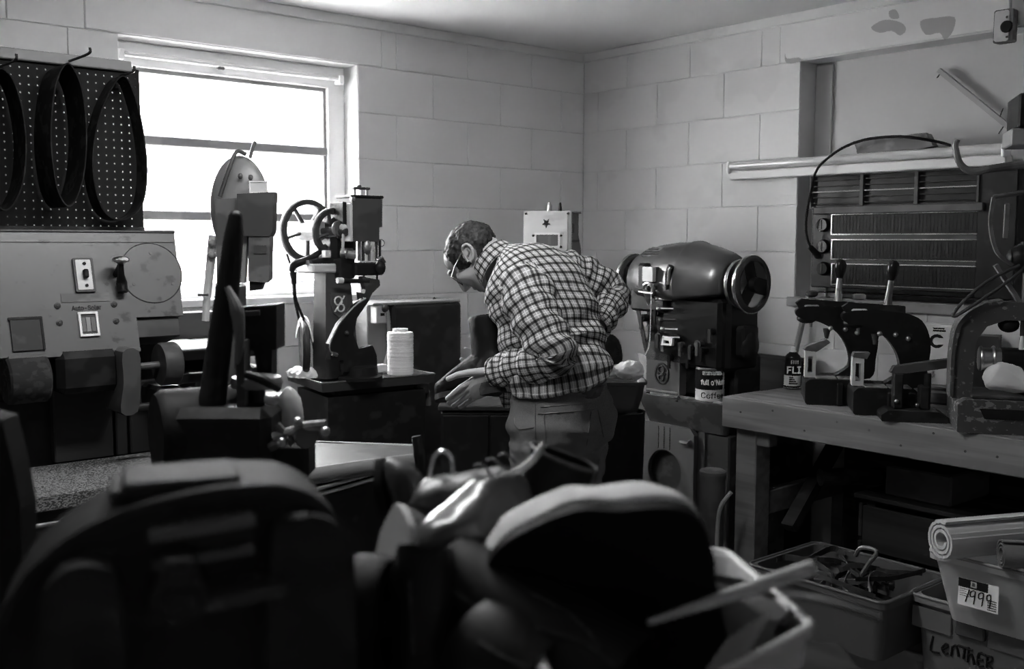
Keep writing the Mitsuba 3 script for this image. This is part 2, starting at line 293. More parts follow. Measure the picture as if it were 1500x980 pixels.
for k in range(1, 6):
    z = a[2]+(b[2]-a[2])*k/6; part(ac, 'vent_blade', B(a[0]+.008, b[0]-.008, .02, .034, z-.002, z+.002, 0), 'gray_paint' if k == 3 else 'grille', False)
part(ac, 'ledge', PB(1191, 303, 1440, 309, .0, .05, .004), 'dark_gray')
for i, (y0, y1) in enumerate(((313.5, 344), (350.5, 380), (385.5, 417))):
    a = pt(1218.5, y0, .025); z1 = pt(1218.5, y1, .025)[2]; x1 = pt(1462, 345, .025)[0]
    part(ac, 'chrome_strip', frame2(a[0], x1, z1, a[2], .021, .01, .0035), 'chrome' if i != 2 else 'steel', False, 'thin bright strip framing a grille band')
    n = 9; part(ac, 'grille_louvers', cat([B(a[0]+.004, x1-.004, .024, .031, z1+(a[2]-z1)*(k+.5)/n-.0018, z1+(a[2]-z1)*(k+.5)/n+.0018, 0) for k in range(n)]+[B(a[0]+(x1-a[0])*(k+.5)/46-.001, a[0]+(x1-a[0])*(k+.5)/46+.001, .026, .031, z1+.004, a[2]-.004, 0) for k in range(46)]), 'grille', False, stuff=0) if 0 else None
    g = part(ac, 'grille', B(a[0]+.003, x1-.003, .0285, .032, z1+.003, a[2]-.003, 0), 'grille', False)
    k1 = uniq(g+'__louver'); put(k1, cat([B(a[0]+.004, x1-.004, .024, .029, z1+(a[2]-z1)*(k+.5)/n-.0018, z1+(a[2]-z1)*(k+.5)/n+.0018, 0) for k in range(n)]+[B(a[0]+(x1-a[0])*(k+.5)/46-.001, a[0]+(x1-a[0])*(k+.5)/46+.001, .0255, .029, z1+.004, a[2]-.004, 0) for k in range(46)]), 'grille', False); labels[k1] = {'kind': 'stuff'}
for y in (329.5, 361, 393.5):
    q = pt(1208, y, .03); kb = part(ac, 'knob', LA([(.028, 0), (.030, .008), (.026, .022), (.024, .024)], (q[0], .03, q[2]), (0, -1, 0)), 'black_gloss')
    part(kb, 'pointer', B(q[0]-.002, q[0]+.002, .003, .008, q[2]-.02, q[2]+.02, 0), 'dark_gray', False)
# fluorescent strip
use(RW(XR-.075))
a, b = pt(1064, 250, 0), pt(1470, 225, 0); x0, x1, zc = a[0], a[0]+1.24, a[2]
fx = thing('strip_light', 'unlit white fluorescent strip light mounted across the opening above the air conditioner', 'light fixture')
part(fx, 'channel', B(x0+.004, x1, .012, .066, zc-.042, zc-.004, .004), 'pale_gray', False)
part(fx, 'tube', CY((x0+.014, .018, zc+.018), (x1-.01, .018, zc+.018), .019, n=24), mk('tube_glass', .48, .12, clearcoat=1.0), 40, 'bare white tube')
for x, s in ((x0, 1), (x1, -1)):
    part(fx, 'lamp_holder', B(x, x+.014*s, -.004, .05, zc-.014, zc+.04, .004), 'white_plastic', False)
part(fx, 'end_tip', CY((x0-.014, .02, zc+.006), (x0+.002, .02, zc+.006), .006, n=10), 'white_plastic')
use(RW(XR-.06))
rg = [pt(1250, 207), pt(1300, 201), pt(1356, 195), pt(1367, 214), pt(1330, 224), pt(1256, 226)]
solo('rag', rough(EX(rg, 0, .045), .006, 25, 3, 2), 'mid_iron', 'crumpled gray rag lying on top of the strip light', 'rag')
use(RW(XR-.10))
c = [pt(x, y, d) for x, y, d in ((1392, 213, .06), (1375, 208, .055), (1340, 202, -.005), (1310, 200, -.01), (1270, 204, -.01), (1240, 214, -.01), (1216, 229, -.012), (1196, 250, -.01), (1187, 285, .02), (1181, 322, .05), (1182, 347, .06), (1189, 364, .08), (1196, 372, .11))]
cd = solo('power_cord', TU(c, .0055, 8, 6), 'rubber', 'black cord looping over the strip light down to the air conditioner', 'power cord')
q = [pt(1187, 362, .075), pt(1199, 376, .115)]; part(cd, 'plug', CY(q[0], q[1], .011, .014, 12), 'rubber')
use(RW(XR-.012))
sb = thing('alarm_switch', 'pale switch box with round black button on the beam above the opening', 'switch')
a, b = pt(1463, 18), pt(1489, 62); part(sb, 'back_box', EX([(a[0], b[2]), (b[0], b[2]), (b[0], a[2]), (a[0], a[2])], -.035, .036, r=.008), 'mid_iron')
part(sb, 'cover_plate', EX([(a[0]+.004, b[2]+.005), (b[0]-.012, b[2]+.003), (b[0]-.012, a[2]-.004), (a[0]+.004, a[2]-.004)], -.039, .004, r=.01), 'light_gray', False)
q = pt(1474.5, 39, -.04); part(sb, 'button', LA([(.021, 0), (.021, .006), (.018, .010), (.001, .010)], (q[0], -.038, q[2]), (0, -1, 0)), 'black_gloss')
for y in (25, 54): q = pt(1475, y, -.04); part(sb, 'screw', CY((q[0], -.038, q[2]), (q[0], -.042, q[2]), .004, n=10), 'dark_iron')
q = pt(1481, 16); part(sb, 'conduit', CY((q[0], -.012, q[2]), (q[0], -.012, 2.39), .008, n=12), 'pale_gray')
use(RW(XR+.085))
a, b = pt(1376, 103), pt(1499, 203)
st = solo('wooden_stick', sweep(A([a, b]), rect(.022, .018), 1, 4), 'peeled', 'thin gray stick studded with nails leaning in the opening above the lamp', 'stick', smooth=False)
for t, s in ((.03, -.6), (.72, 1), (.8, -1), (.93, 1), (.86, -.7)):
    q = a+(b-a)*t; part(st, 'nail', CY(q+A([0, 0, -.004*s]), q+A([.02*s, -.012, .035*s]), .0022, n=6), 'dark_iron')
# ---------------------------------------------------------------- workbench along the right wall
use(WORLD)
BX, BY1, BY0, BZ = 3.0, 2.36, .55, .90
wb = thing('workbench', 'gray painted wooden workbench carrying the hand presses along the right wall', 'workbench')
for i in range(4):
    x = BX+.035+i*.19; part(wb, 'top_plank', B(x, min(x+.188, XR-.01), BY0, BY1-.002*i, BZ-.04, BZ-.0015*(i % 2), .003), 'wood_gray', False)
part(wb, 'front_board', B(BX, BX+.034, BY0, BY1, BZ-.112, BZ-.001, .003), 'wood_gray', False)
part(wb, 'end_board', B(BX+.035, XR-.02, BY1-.036, BY1, BZ-.112, BZ-.041, .003), 'wood_gray', False)
for x, y in ((BX+.036, BY1-.13), (XR-.13, BY1-.13), (BX+.036, BY0+.02), (XR-.13, BY0+.02)): part(wb, 'leg', B(x, x+.09, y, y+.09, 0, BZ-.041, .004), 'wood_gray', False)
part(wb, 'corner_block', B(BX+.036, BX+.09, BY1-.185, BY1-.131, BZ-.17, BZ-.041, .004), 'wood_gray', False)
for y in (BY1-.128, ): part(wb, 'cross_rail', B(BX+.127, XR-.132, y, y+.04, .46, .55, .004), 'wood_gray', False)
part(wb, 'back_rail', B(XR-.07, XR-.03, BY0+.12, BY1-.131, .48, .57, .004), 'wood_gray', False)
part(wb, 'back_panel', B(3.60, 3.62, .75, BY1-.14, .0, .82, .002), 'wood_dark', False)
part(wb, 'brace', sweep(A([(BX+.15, BY1-.2, .42), (3.55, BY1-.2, .80)]), rect(.05, .04), 1, 4), 'wood_dark', False)
for k in range(9):
    q = on(1085+k*47, 597+k*9, 0, BX); part(wb, 'nail_head', CY((BX+.001, q[1], .852+.03*math.sin(k*2.3)), (BX-.0012, q[1], .852+.03*math.sin(k*2.3)), .004, n=8), 'dark_iron')
# under the bench
bx = thing('wooden_crate', 'dark wooden crate behind the leather bin under the bench', 'crate')
for i in range(4): part(bx, 'slat', B(3.24, 3.58, 1.92, 1.935, .02+i*.135, .14+i*.135, .003), 'wood_dark', False)
for i in range(3): part(bx, 'side_slat', B(3.24, 3.255, 1.45, 1.918, .02+i*.18, .18+i*.18, .003), 'wood_dark', False)
for y in (1.45, 1.88): part(bx, 'post', B(3.257, 3.30, y, y+.036, 0, .56, .003), 'wood_dark', False)
part(bx, 'lid', B(3.23, 3.59, 1.44, 1.95, .563, .58, .003), 'wood_dark', False)
solo('cardboard_tube', CY((3.22, 2.08, .6135), (3.50, 1.90, .6135), .032, n=18), 'wood_dark', 'long dark tube lying on the crate under the bench', 'tube')
solo('sheet_metal_box', B(3.28, 3.56, 1.62, 1.86, .582, .69, .006), 'dark_gray', 'low gray box beneath the bench top behind the strap bin', 'box')
# spray can
use(WORLD)
q = on(1159, 570, 2, BZ)
sc = thing('spray_can', 'black and white spray can at the left end of the workbench', 'spray can'); r = .031; use(Fr(q+A([.02, .01, .001])))
part(sc, 'body', LA([(r-.002, 0), (r, .004), (r, .118), (r-.004, .128), (.014, .14), (.012, .142)], (0, 0, 0)), 'black_gloss')
part(sc, 'valve_cap', LA([(.013, 0), (.013, .004), (.008, .006), (.008, .018), (.006, .02)], (0, 0, .142)), 'white_plastic', label='small white nozzle')
part(sc, 'rim', RI((0, 0, .004), (0, 0, 1), r-.0005, .0022, 28, 6), 'chrome')
lb = part(sc, 'label_band', LA([(r+.0006, 0), (r+.0006, .04)], (0, 0, .012)), 'pale_gray')
part(sc, 'lettering', TX('FLI', (-.004, -r-.0015, .075), .026, (1, 0, 0), (0, 0, 1), .002, True), 'white_plastic', False, 'white letters FLI')
part(sc, 'burst_stripe', cat([B(-.014+.008*k, -.011+.008*k, -r-.001, -r+.012, .098, .112, 0) for k in range(4)]), 'pale_gray', False)
part(lb, 'print', cat([B(-.02, .012-.006*k, -r-.002, -r+.006, .02+.008*k, .024+.008*k, 0) for k in range(4)]), 'ink', False)
# leaning stick between bench and wall
use(RW(XR-.03)); a, b = pt(1185, 431), pt(1166, 531)
solo('wooden_dowel', sweep(A([b+A([-.018, -.035, -.11]), a+A([0, .0, 0])]), rect(.02, .016), 1, 4), 'peeled', 'thin gray strip of wood leaning on the wall behind the spray can', 'stick', smooth=False)
# two hand presses for eyelets
def press(px, py, lab, capmat, anvil_px, leverlean):
    q = on(px, py, 2, BZ)+A([.0, 0, .0005]); use(Fr(q, None, -12))
    k = thing('eyelet_press', lab, 'hand press', 'eyelet presses on the workbench')
    part(k, 'base', cat(EX([(-.105, .0), (.10, .0), (.10, .075), (.085, .09), (-.09, .09), (-.105, .075)], -.02, .20, r=.012)), 'black_iron')
    part(k, 'foot_rib', cat(B(.0, .022, -.035, .0, .0, .08, .004), B(.065, .09, -.035, .0, .0, .08, .004)), 'black_iron', False)
    for x in (-.02, .055): part(k, 'tray_lip', B(x-.05, x+.02, -.022, .05, .09, .096, .002), 'worn_steel', False)
    body = [(.0, .09), (.118, .09), (.135, .16), (.14, .24), (.11, .31), (.04, .335), (-.08, .34), (-.135, .33), (-.13, .30), (-.06, .285), (.0, .25), (.04, .19), (.045, .13)]
    part(k, 'frame', EX(spl([(x, 0, z) for x, z in body], 4, True), .05, .06, r=.004), 'black_gloss', 40)
    part(k, 'arm', cat(EX([(-.125, .325), (.06, .325), (.06, .355), (-.12, .365), (-.14, .35)], .06, .04), SP((-.1, .08, .295), (.035, .03, .018))), 'black_iron')
    p = part(k, 'punch', cat(CY((-.085, .08, .365), (-.085, .08, .29), .011, n=14), CY((-.085, .08, .29), (-.085, .08, .265), .007, .005, 12)), 'worn_steel')
    part(p, 'cap', LA([(.013, 0), (.021, .006), (.022, .018), (.016, .022)], (-.085, .08, .372)), capmat)
    part(k, 'bracket', B(-.11, -.06, .055, .1, .315, .345, .004), 'pale_gray' if capmat == 'chrome' else 'worn_steel', False)
    a = A([.005, .085, .35]); b = a+A([leverlean, 0, .105])
    part(k, 'lever', TU([a, a+(b-a)*.3, b], [.017, .012, .009], 12, 4), 'worn_steel')
    part(k, 'lever_ball', LA([(.007, -.02), (.012, -.012), (.019, .012), (.021, .03), (.016, .045), (.006, .052)], b, (leverlean, 0, .105)), 'black_gloss', 60, 'glossy dark ball grip')
    part(k, 'anvil_post', EX([(-.105, .09), (-.068, .09), (-.068, .18), (-.105, .185)], .03, .05, holes=[[(-.095, .105), (-.078, .105), (-.078, .165), (-.095, .165)]]), 'light_gray', False)
    part(k, 'anvil_head', EX([(-.11, .186), (-.066, .181), (-.02, .215), (-.035, .225), (-.1, .2)] if capmat != 'chrome' else [(-.106, .186), (-.06, .18), (-.05, .2), (-.1, .2)], .028, .055), 'mid_iron', False)
    part(k, 'ram', CY((-.03, .08, .26), (-.03, .08, .225), .014, .006, 14), 'dark_iron')
    for x in (-.02, .03, .07): part(k, 'bolt', SP((x, .048, .27-abs(x)*.3), .009, 1), 'worn_steel')
press(1224, 593, 'black iron eyelet press behind the spray can, farther of the two', 'dark_iron', 1200, .004)
press(1297, 608, 'black iron eyelet press with bright screw cap, nearer of the two', 'chrome', 1265, .012)
use(Fr(on(1190, 566, 2, BZ)+A([.05, .03, .001])))
gb = solo('glue_bottle', LA([(.012, 0), (.013, .004), (.013, .035), (.008, .045), (.006, .047)], (0, 0, .0)), 'white_plastic', 'small white glue bottle beside the first eyelet press', 'bottle')
part(gb, 'nozzle', LA([(.006, 0), (.005, .004), (.0015, .045)], (0, 0, .047)), 'white_plastic')
use(Fr(on(1345, 617, 2, BZ)+A([.0, .02, 0]), None, -12))
et = thing('small_hole_punch', 'small black iron bench punch between the eyelet press and red press', 'punch')
part(et, 'base', EX([(-.10, 0), (.10, 0), (.10, .02), (.07, .035), (-.08, .035), (-.10, .02)], -.04, .12, r=.006), 'black_iron')
part(et, 'standard', cat(B(-.06, -.03, .0, .05, .035, .15, .004), B(.02, .05, .0, .05, .035, .11, .004)), 'black_iron', False)
part(et, 'jaw', EX([(-.07, .15), (-.02, .15), (.10, .17), (.12, .2), (.05, .19), (-.06, .17)], .005, .04), 'dark_iron')
part(et, 'spindle', CY((.045, .02, .0), (.045, .02, .15), .011, n=12), 'black_iron')
for x, z in ((-.05, .06), (.012, .05)): part(et, 'screw', SP((x, -.004, z), .0075, 1), 'steel')
# logo box and dark carton behind
q = on(1372, 560, 0, 3.66); q[2] = BZ; use(Fr(q, None, -32))
lbx = solo('parts_box', B(-.062, .052, 0, .09, .001, .262, .002), 'white_plastic', 'white cardboard parts box with large C mark behind the presses', 'box', smooth=False)
ring = Point(0, 0).buffer(.026, 20).difference(Point(0, 0).buffer(.0145, 20)).difference(sbox(.004, -.012, .04, .012))
g = EX(ring, -.001, .0012); g.apply_translation([-.005, -.0005, .20]); part(lbx, 'mark', g, 'ink', False, 'bold black C shaped mark')
for z0, z1, w in ((.236, .242, .045), (.245, .25, .04)): part(lbx, 'print', B(-.02, -.02+w, -.0012, .001, z0, z1, 0), 'ink', False)
part(lbx, 'lettering', TX('GENUINE PARTS', (-.04, -.001, .10), .009, (0, 0, 1), (-1, 0, 0)), 'ink', False); part(lbx, 'lettering', TX('Spindle', (-.012, -.001, .09), .012, (0, 0, 1), (-1, 0, 0)), 'ink', False)
part(lbx, 'side_print', B(.051, .0532, .025, .075, .06, .22, 0), 'mid_iron', False)
q = on(1420, 560, 0, 3.66); q[2] = BZ; use(Fr(q, None, -32)); solo('carton', B(-.03, .09, 0, .10, .001, .23, .002), 'dark_gray', 'plain dark carton behind the arch press', 'box', smooth=False)
q = on(1372, 575, 0, 3.42); q[2] = BZ; use(Fr(q, None, -32))
solo('tool_case', cat(B(-.11, .08, 0, .1, .001, .05, .008), B(-.10, .07, .01, .09, .05, .062, .006)), 'mid_iron', 'low gray tool case lying in front of the parts box', 'case', smooth=False)
use(WORLD); q = on(1120, 524, 0, 3.66)
solo('dark_crate', B(3.62, 3.79, q[1]-.17, q[1]+.12, .0, q[2], .004), 'wood_dark', 'dark crate standing behind the left end of the workbench', 'crate', smooth=False)
# red C-frame press, right end of the picture
q = on(1412, 634, 2, BZ); use(Fr(q, None, -16)); 
cp = thing('arch_press', 'worn painted iron arch press with white rag on its bed at right edge', 'press')
MAT['worn_red'] = mk('worn_red', speck(.045, .16, 70, .62, .8, 8), .5)
part(cp, 'bed', EX([(-.02, .0), (.42, .0), (.42, .10), (.0, .10), (-.02, .085)], .0, .24, r=.006), 'worn_red')
part(cp, 'slot', EX([(.055, .045), (.185, .045), (.2, .075), (.04, .075)], -.004, .01), 'black_iron', False)
part(cp, 'bed_plate', B(.02, .42, .02, .22, .101, .112, .003), 'dark_iron', False)
arch = [(.0, 0, .101), (.0, 0, .24), (.012, 0, .30), (.05, 0, .345), (.11, 0, .362), (.42, 0, .362)]
part(cp, 'arch', sweep(spl(arch, 5), rect(.052, .06), 1, 4, up=(0, 1, 0)), 'worn_red', 40) if 0 else None
outer = [(-.03, .095), (-.03, .24), (-.015, .32), (.035, .37), (.10, .39), (.42, .39), (.42, .335), (.11, .335), (.06, .315), (.032, .27), (.025, .095)]
part(cp, 'arch', EX(spl([(x, 0, z) for x, z in outer[:5]], 5).tolist()+[(x, 0, z) for x, z in outer[5:]], .06, .075, r=.003), 'worn_red', 40)
part(cp, 'edge_rib', EX(spl([(x, 0, z) for x, z in [(-.036, .1), (-.036, .24), (-.02, .325), (.033, .376), (.1, .397)]], 5).tolist()+[(.1, 0, .388), (.036, 0, .367), (-.012, 0, .318), (-.027, 0, .24), (-.027, 0, .1)], .052, .09), 'worn_red', 40)
part(cp, 'knob', SP((.125, .095, .32), (.03, .03, .024)), 'black_iron')
part(cp, 'collar', cat(CY((.045, .09, .215), (.105, .09, .215), .034, n=24), RI((.05, .09, .215), (1, 0, 0), .034, .005, 24, 8), RI((.085, .09, .215), (1, 0, 0), .036, .005, 24, 8)), 'steel')
part(cp, 'motor_drum', CY((.105, .09, .215), (.17, .09, .215), .036, n=24, c=.004), 'black_gloss')
part(cp, 'post', B(.16, .22, .06, .12, .111, .336, .006), 'black_iron', False)
part(cp, 'stud', CY((.155, .05, .25), (.155, .05, .29), .008, .005, 10), 'white_plastic')
part(cp, 'column', CY((.18, .1, .386), (.18, .1, .66), .022, n=18), 'dark_iron')
part(cp, 'yoke', cat(SP((.16, .1, .52), (.05, .04, .045)), CY((.12, .1, .52), (.2, .1, .52), .028, n=16), B(.15, .3, .08, .12, .555, .57, .003)), 'black_iron')
for a, b in (((.15, .07, .385), (.075, .06, .50)), ((.155, .07, .53), (.23, .06, .68)), ((.235, .07, .69), (.18, .09, .86)), ((.10, .07, .58), (.10, .06, .68))): part(cp, 'link', sweep(A([a, b]), rect(.018, .012), 1, 4), 'mid_iron', False)
part(cp, 'strap', sweep(spl([(.06, .05, .70), (.055, .05, .62), (.075, .05, .54), (.12, .06, .5)], 5), rect(.02, .01), 1, 4), 'mid_iron', False)
part(cp, 'cable', TU([(.14, .05, .50), (.05, .04, .45), (-.02, .04, .38), (-.035, .04, .345), (.03, .04, .39), (.12, .05, .46), (.16, .06, .5)], .005, 8), 'dark_iron')
part(cp, 'hand_lever', TU([(.18, .06, .80), (.06, .05, .785), (.0, .05, .775), (-.035, .05, .80), (-.05, .05, .85), (-.045, .05, .87)], [.014, .012, .011, .010, .009, .008], 10, 6), 'mid_iron')
part(cp, 'tie_rod', TU([(.06, .05, .7), (.2, .06, .72), (.3, .06, .70)], .007, 8), 'mid_iron')
part(cp, 'head_block', cat(B(.1, .26, .05, .2, .85, .90, .004)), 'gray_paint', False)
part(cp, 'motor_box', B(.115, .3, .04, .22, .90, 1.0, .006), 'black_iron', False)
part(cp, 'upright', CY((.20, .12, .66), (.20, .12, .86), .02, n=16), 'dark_iron')
use(Fr(on(1412, 634, 2, BZ), None, -16))
solo('white_rag', rough(HU([((.085, .07, .157), .03), ((.15, .08, .147), .026), ((.10, .06, .19), .022), ((.14, .07, .195), .016), ((.175, .06, .142), .02)], 2), .010, 28, 5, 2), 'rag', 'crumpled pale rag stuffed onto the bed of the arch press', 'rag')
# ---------------------------------------------------------------- the barrel-topped stitching machine on its cabinet
use(Fr((3.18, 2.675, 0), (0, -1, 0)))
zc = (pt(1093, 413, 0)[2]+pt(938, 413, 0)[2])/2
ms = thing('stitching_machine', 'large sole stitching machine with barrel hood and two hand wheels on a cabinet base', 'sewing machine')
rings = []
for x, r in ((-.245, .085), (-.24, .112), (-.20, .128), (-.13, .147), (-.04, .158), (.03, .159), (.04, .164), (.052, .164), (.062, .157), (.13, .143), (.19, .125), (.225, .107), (.232, .082)):
    th = np.radians(np.linspace(-24, 204, 30)); rings.append(np.c_[th*0+x, -r*np.cos(th), zc+r*np.sin(th)])
part(ms, 'hood', LO(rings), 'hood_metal', 50, 'worn barrel shaped metal hood')
bd = EX(Polygon([(-.05, 0), (.05, 0), (.06, .02), (.03, .05), (-.02, .05), (-.055, .02)]), 0, .004, r=.006); bd = rot(bd, -44, (1, 0, 0)); bd.apply_translation([-.115, -.108, zc+.102])
bp = part(ms, 'maker_plate', rot(bd, 0, (1, 0, 0)), 'mid_iron', False, 'raised maker plate with dark relief')
for k in range(3): part(bp, 'relief_bar', mv(rot(B(-.05+.01*k, .045-.012*k, -.004, .0, .006+.014*k, .011+.014*k, 0), -44, (1, 0, 0)), (-.115, -.109, zc+.103)), 'dark_iron', False)
for x, s in ((.30, 1), (-.30, -1)):
    w = part(ms, 'hand_wheel', LA([(.088, -.016), (.096, -.018), (.108, -.010), (.111, .0), (.108, .010), (.096, .018), (.088, .016), (.086, 0), (.088, -.016)], (x, 0, zc), (1, 0, 0), 44), 'dark_iron', 50, 'dark hand wheel with polished rim')
    part(w, 'rim_band', LA([(.1095, -.007), (.1125, -.004), (.1125, .004), (.1095, .007)], (x, 0, zc), (1, 0, 0), 44), 'chrome', 50)
    for k in range(3): part(w, 'spoke', rot(B(x-.008, x+.008, -.034, .034, zc+.01, zc+.09, .004), 20+120*k, (1, 0, 0), (x, 0, zc)), 'black_iron', False)
    part(w, 'hub', CY((x-.05*s, 0, zc), (x+.03*s, 0, zc), .034, .026, 24), 'black_iron')
    part(ms, 'collar_ring', LA([(.08, -.008), (.092, -.008), (.095, 0), (.092, .008), (.08, .008)], (x-.052*s, 0, zc), (1, 0, 0), 36), 'steel', 50)
part(ms, 'works_body', cat(B(-.15, .235, -.10, .12, zc-.33, zc-.055, .015), B(.02, .25, -.07, .13, zc-.34, zc-.06, .02)), 'black_gloss', False)
part(ms, 'works_housing', B(-.21, -.02, -.125, .05, zc-.12, zc+.0, .01), 'black_iron', False); part(ms, 'take_up_block', B(-.13, -.085, -.17, -.03, zc-.04, zc+.075, .01), 'black_iron', False); part(ms, 'side_lug', B(.2, .285, -.02, .08, zc-.28, zc-.16, .01), 'black_iron', False); part(ms, 'side_knob', SP((.27, .03, zc-.235), (.035, .05, .06)), 'black_iron', 50)
rng = np.random.default_rng(3)
for k in range(13):
    x, z = -.14+.028*k+.01*rng.random(), zc-.10-.2*rng.random(); y = -.105-.03*rng.random()
    part(ms, 'crank', cat(CY((x, -.08, z), (x, y, z), .012+.006*rng.random(), n=12), B(x-.008, x+.008, y-.006, y, z-.045, z+.01, .002)), ('black_iron', 'dark_iron', 'black_gloss')[k % 3])
q = pt(952, 402, -.17)
part(ms, 'face_plate', B(q[0]-.028, q[0]+.028, -.185, -.165, q[2]-.028, q[2]+.03, .002), 'light_gray', False, 'small pale square plate')
part(ms, 'plate_block', B(q[0]-.028, q[0]+.028, -.164, -.05, q[2]-.06, q[2]+.03, .003), 'dark_iron', False)
part(ms, 'looper_ring', RI((q[0]+.0, -.175, q[2]-.055), (0, 1, .2), .022, .008, 26, 8), 'steel')
part(ms, 'looper_bar', cat(CY((q[0]-.045, -.18, q[2]-.07), (q[0]+.03, -.18, q[2]-.075), .006, n=10), B(q[0]-.03, q[0]+.03, -.18, -.15, q[2]-.045, q[2]-.035, .002)), 'steel')
part(ms, 'funnel', LA([(.004, -.045), (.016, -.01), (.02, 0)], (q[0], -.178, q[2]-.075)), 'worn_steel')
for k, y in enumerate((438, 452, 468, 482, 494)):
    q = pt(962+3*k, y, -.15); part(ms, 'tension_knob', cat(SP(q, (.011, .011, .009)), CY(q, q+A([.05, .03, 0]), .006, n=10), CY(q+A([-.009, 0, .006]), q+A([.009, 0, .002]), .003, n=8)), 'worn_steel' if k != 2 else 'dark_iron')
q = pt(976, 500, -.16); part(ms, 'guide_clip', EX(Polygon([(q[0]-.028, q[2]-.017), (q[0]+.028, q[2]-.015), (q[0]+.03, q[2]+.016), (q[0]-.018, q[2]+.02)]), -.16, .012, holes=[[(q[0]-.014, q[2]-.009), (q[0]+.014, q[2]-.009), (q[0]+.014, q[2]+.003), (q[0]-.014, q[2]+.003)]]), 'pale_gray', False)
q = pt(983, 394, -.165); part(ms, 'take_up_lever', TU([q+A([-.02, 0, -.08]), q+A([-.015, 0, -.02]), q+A([0, 0, .012])], [.006, .012, .013], 12), 'black_iron', 50); part(ms, 'lever_face', TU([q+A([-.004, -.01, -.06]), q+A([.0, -.012, -.01]), q+A([.008, -.01, .006])], .006, 8), 'steel')
a, b, c = pt(930, 432, -.05), pt(938, 470, -.05), pt(948, 520, -.05)
part(ms, 'drive_belt', sweep(spl([a, b, c], 4), rect(.006, .018), 1, 4), 'black_iron', False)
part(ms, 'thread', TU([pt(954, 425, -.19), pt(953, 470, -.19), pt(951, 505, -.18), pt(945, 520, -.17)], .0018, 5), 'thread')
zt = .85
part(ms, 'pedestal', cat(B(-.135, .20, -.06, .2, zt+.002, zc-.32, .02), B(.16, .24, .0, .16, zt+.002, zc-.28, .01)), 'black_iron', False)
part(ms, 'side_guard', EX([(-.225, zc-.30), (-.15, zc-.31), (-.14, zt+.07), (-.18, zt+.05)], -.06, .01), 'gray_paint', False)
a, b = pt(947, 512, -.10), pt(981, 566, -.10)
sh = part(ms, 'shield_plate', cat(EX([(a[0], zt+.01), (b[0]+.05, zt+.01), (b[0]+.05, a[2]-.02), (a[0]+.045, a[2]-.005), (a[0]+.04, a[2]+.035), (a[0]+.008, a[2]+.035), (a[0]+.002, a[2])], -.10, .04, r=.004)), 'dark_gray', False, 'gray cast plate with oval emblem')
cx, cz = (a[0]+b[0]+.045)/2, (a[2]+zt)/2-.0
oval = Point(0, 0).buffer(.034, 24)
em = EX(oval.difference(Point(0, 0).buffer(.029, 24)), -.104, .005); em.apply_scale([1.1, 1, 1.3]); em.apply_translation([cx, 0, cz]); part(sh, 'emblem_ring', em, 'black_iron', False)
em = cat([RI((cx, -.104, cz+.016), (0, 1, 0), .015, .003, 20, 6), RI((cx, -.104, cz-.016), (0, 1, 0), .012, .003, 20, 6), B(cx-.022, cx+.022, -.105, -.1, cz-.003, cz+.003, 0)]); part(sh, 'emblem', em, 'black_iron', False)
part(sh, 'lamp_edge', B(a[0]+.004, b[0]+.04, -.104, -.09, zt+.016, zt+.024, .001), 'steel', False)
# oil tray and cabinet below
tx0, tx1, ty0, ty1 = -.145, .305, -.13, .30
rings = []
for z, g in ((zt-.115, -.028), (zt-.03, 0), (zt, .004), (zt+.006, .004), (zt+.006, -.012), (zt-.012, -.014)):
    s = sbox(tx0-g, ty0-g, tx1+g, ty1+g).buffer(-.02).buffer(.02, 4); c = A(s.exterior.coords)[:-1]; rings.append(np.c_[c, c[:, 0]*0+z])
ty = part(ms, 'oil_tray', LO(rings), 'dark_iron', 40)
part(ty, 'drain_cock', cat(CY((.06, -.137, zt-.004), (.06, -.122, zt+.012), .006, n=8), B(.045, .075, -.135, -.128, zt+.002, zt+.008, .001)), 'black_iron')
part(ty, 'inner_rail', B(tx0+.03, tx1-.02, ty0+.03, ty0+.045, zt-.01, zt+.012, .003), 'worn_steel', False)
part(ms, 'cabinet', B(tx0+.02, tx1-.02, -.092, .28, .0, zt-.116, .006), 'dark_iron', False)
d0, d1 = pt(938, 614, -.105), pt(1020, 630, -.105); dz1 = d0[2]; hc = pt(976, 690, -.105)
hole = Point(hc[0], hc[2]).buffer(.088, 24)
dr_ = part(ms, 'door', EX([(d0[0], .06), (d1[0], .06), (d1[0], dz1-.025), (d1[0]-.02, dz1), (d0[0]+.004, dz1)], -.118, .024, holes=[hole]), 'gray_paint' if 0 else mk('door_paint', speck(.085, .06, 6, .55), .5), False, 'gray door with round opening')
part(dr_, 'opening_ring', RI((hc[0], -.112, hc[2]), (0, 1, 0), .09, .006, 40, 8), 'dark_iron')
for k in range(3): part(dr_, 'groove', B(hc[0]-.034+.03*k, hc[0]-.031+.03*k, -.1192, -.116, dz1-.10, dz1-.01, 0), 'black_iron', False)
part(dr_, 'latch', cat(CY((d1[0]-.055, -.135, dz1-.055), (d1[0]-.012, -.135, dz1-.055), .008, n=10), CY((d1[0]-.02, -.135, dz1-.055), (d1[0]-.02, -.118, dz1-.055), .012, n=12)), 'mid_iron')
part(dr_, 'fan_dome', SP((hc[0], -.055, hc[2]), (.075, .03, .08)), 'dark_gray', 60)
part(ms, 'cabinet_edge', B(d1[0]+.004, d1[0]+.04, -.1, -.092, .05, dz1+.0, .003), 'dark_gray', False)
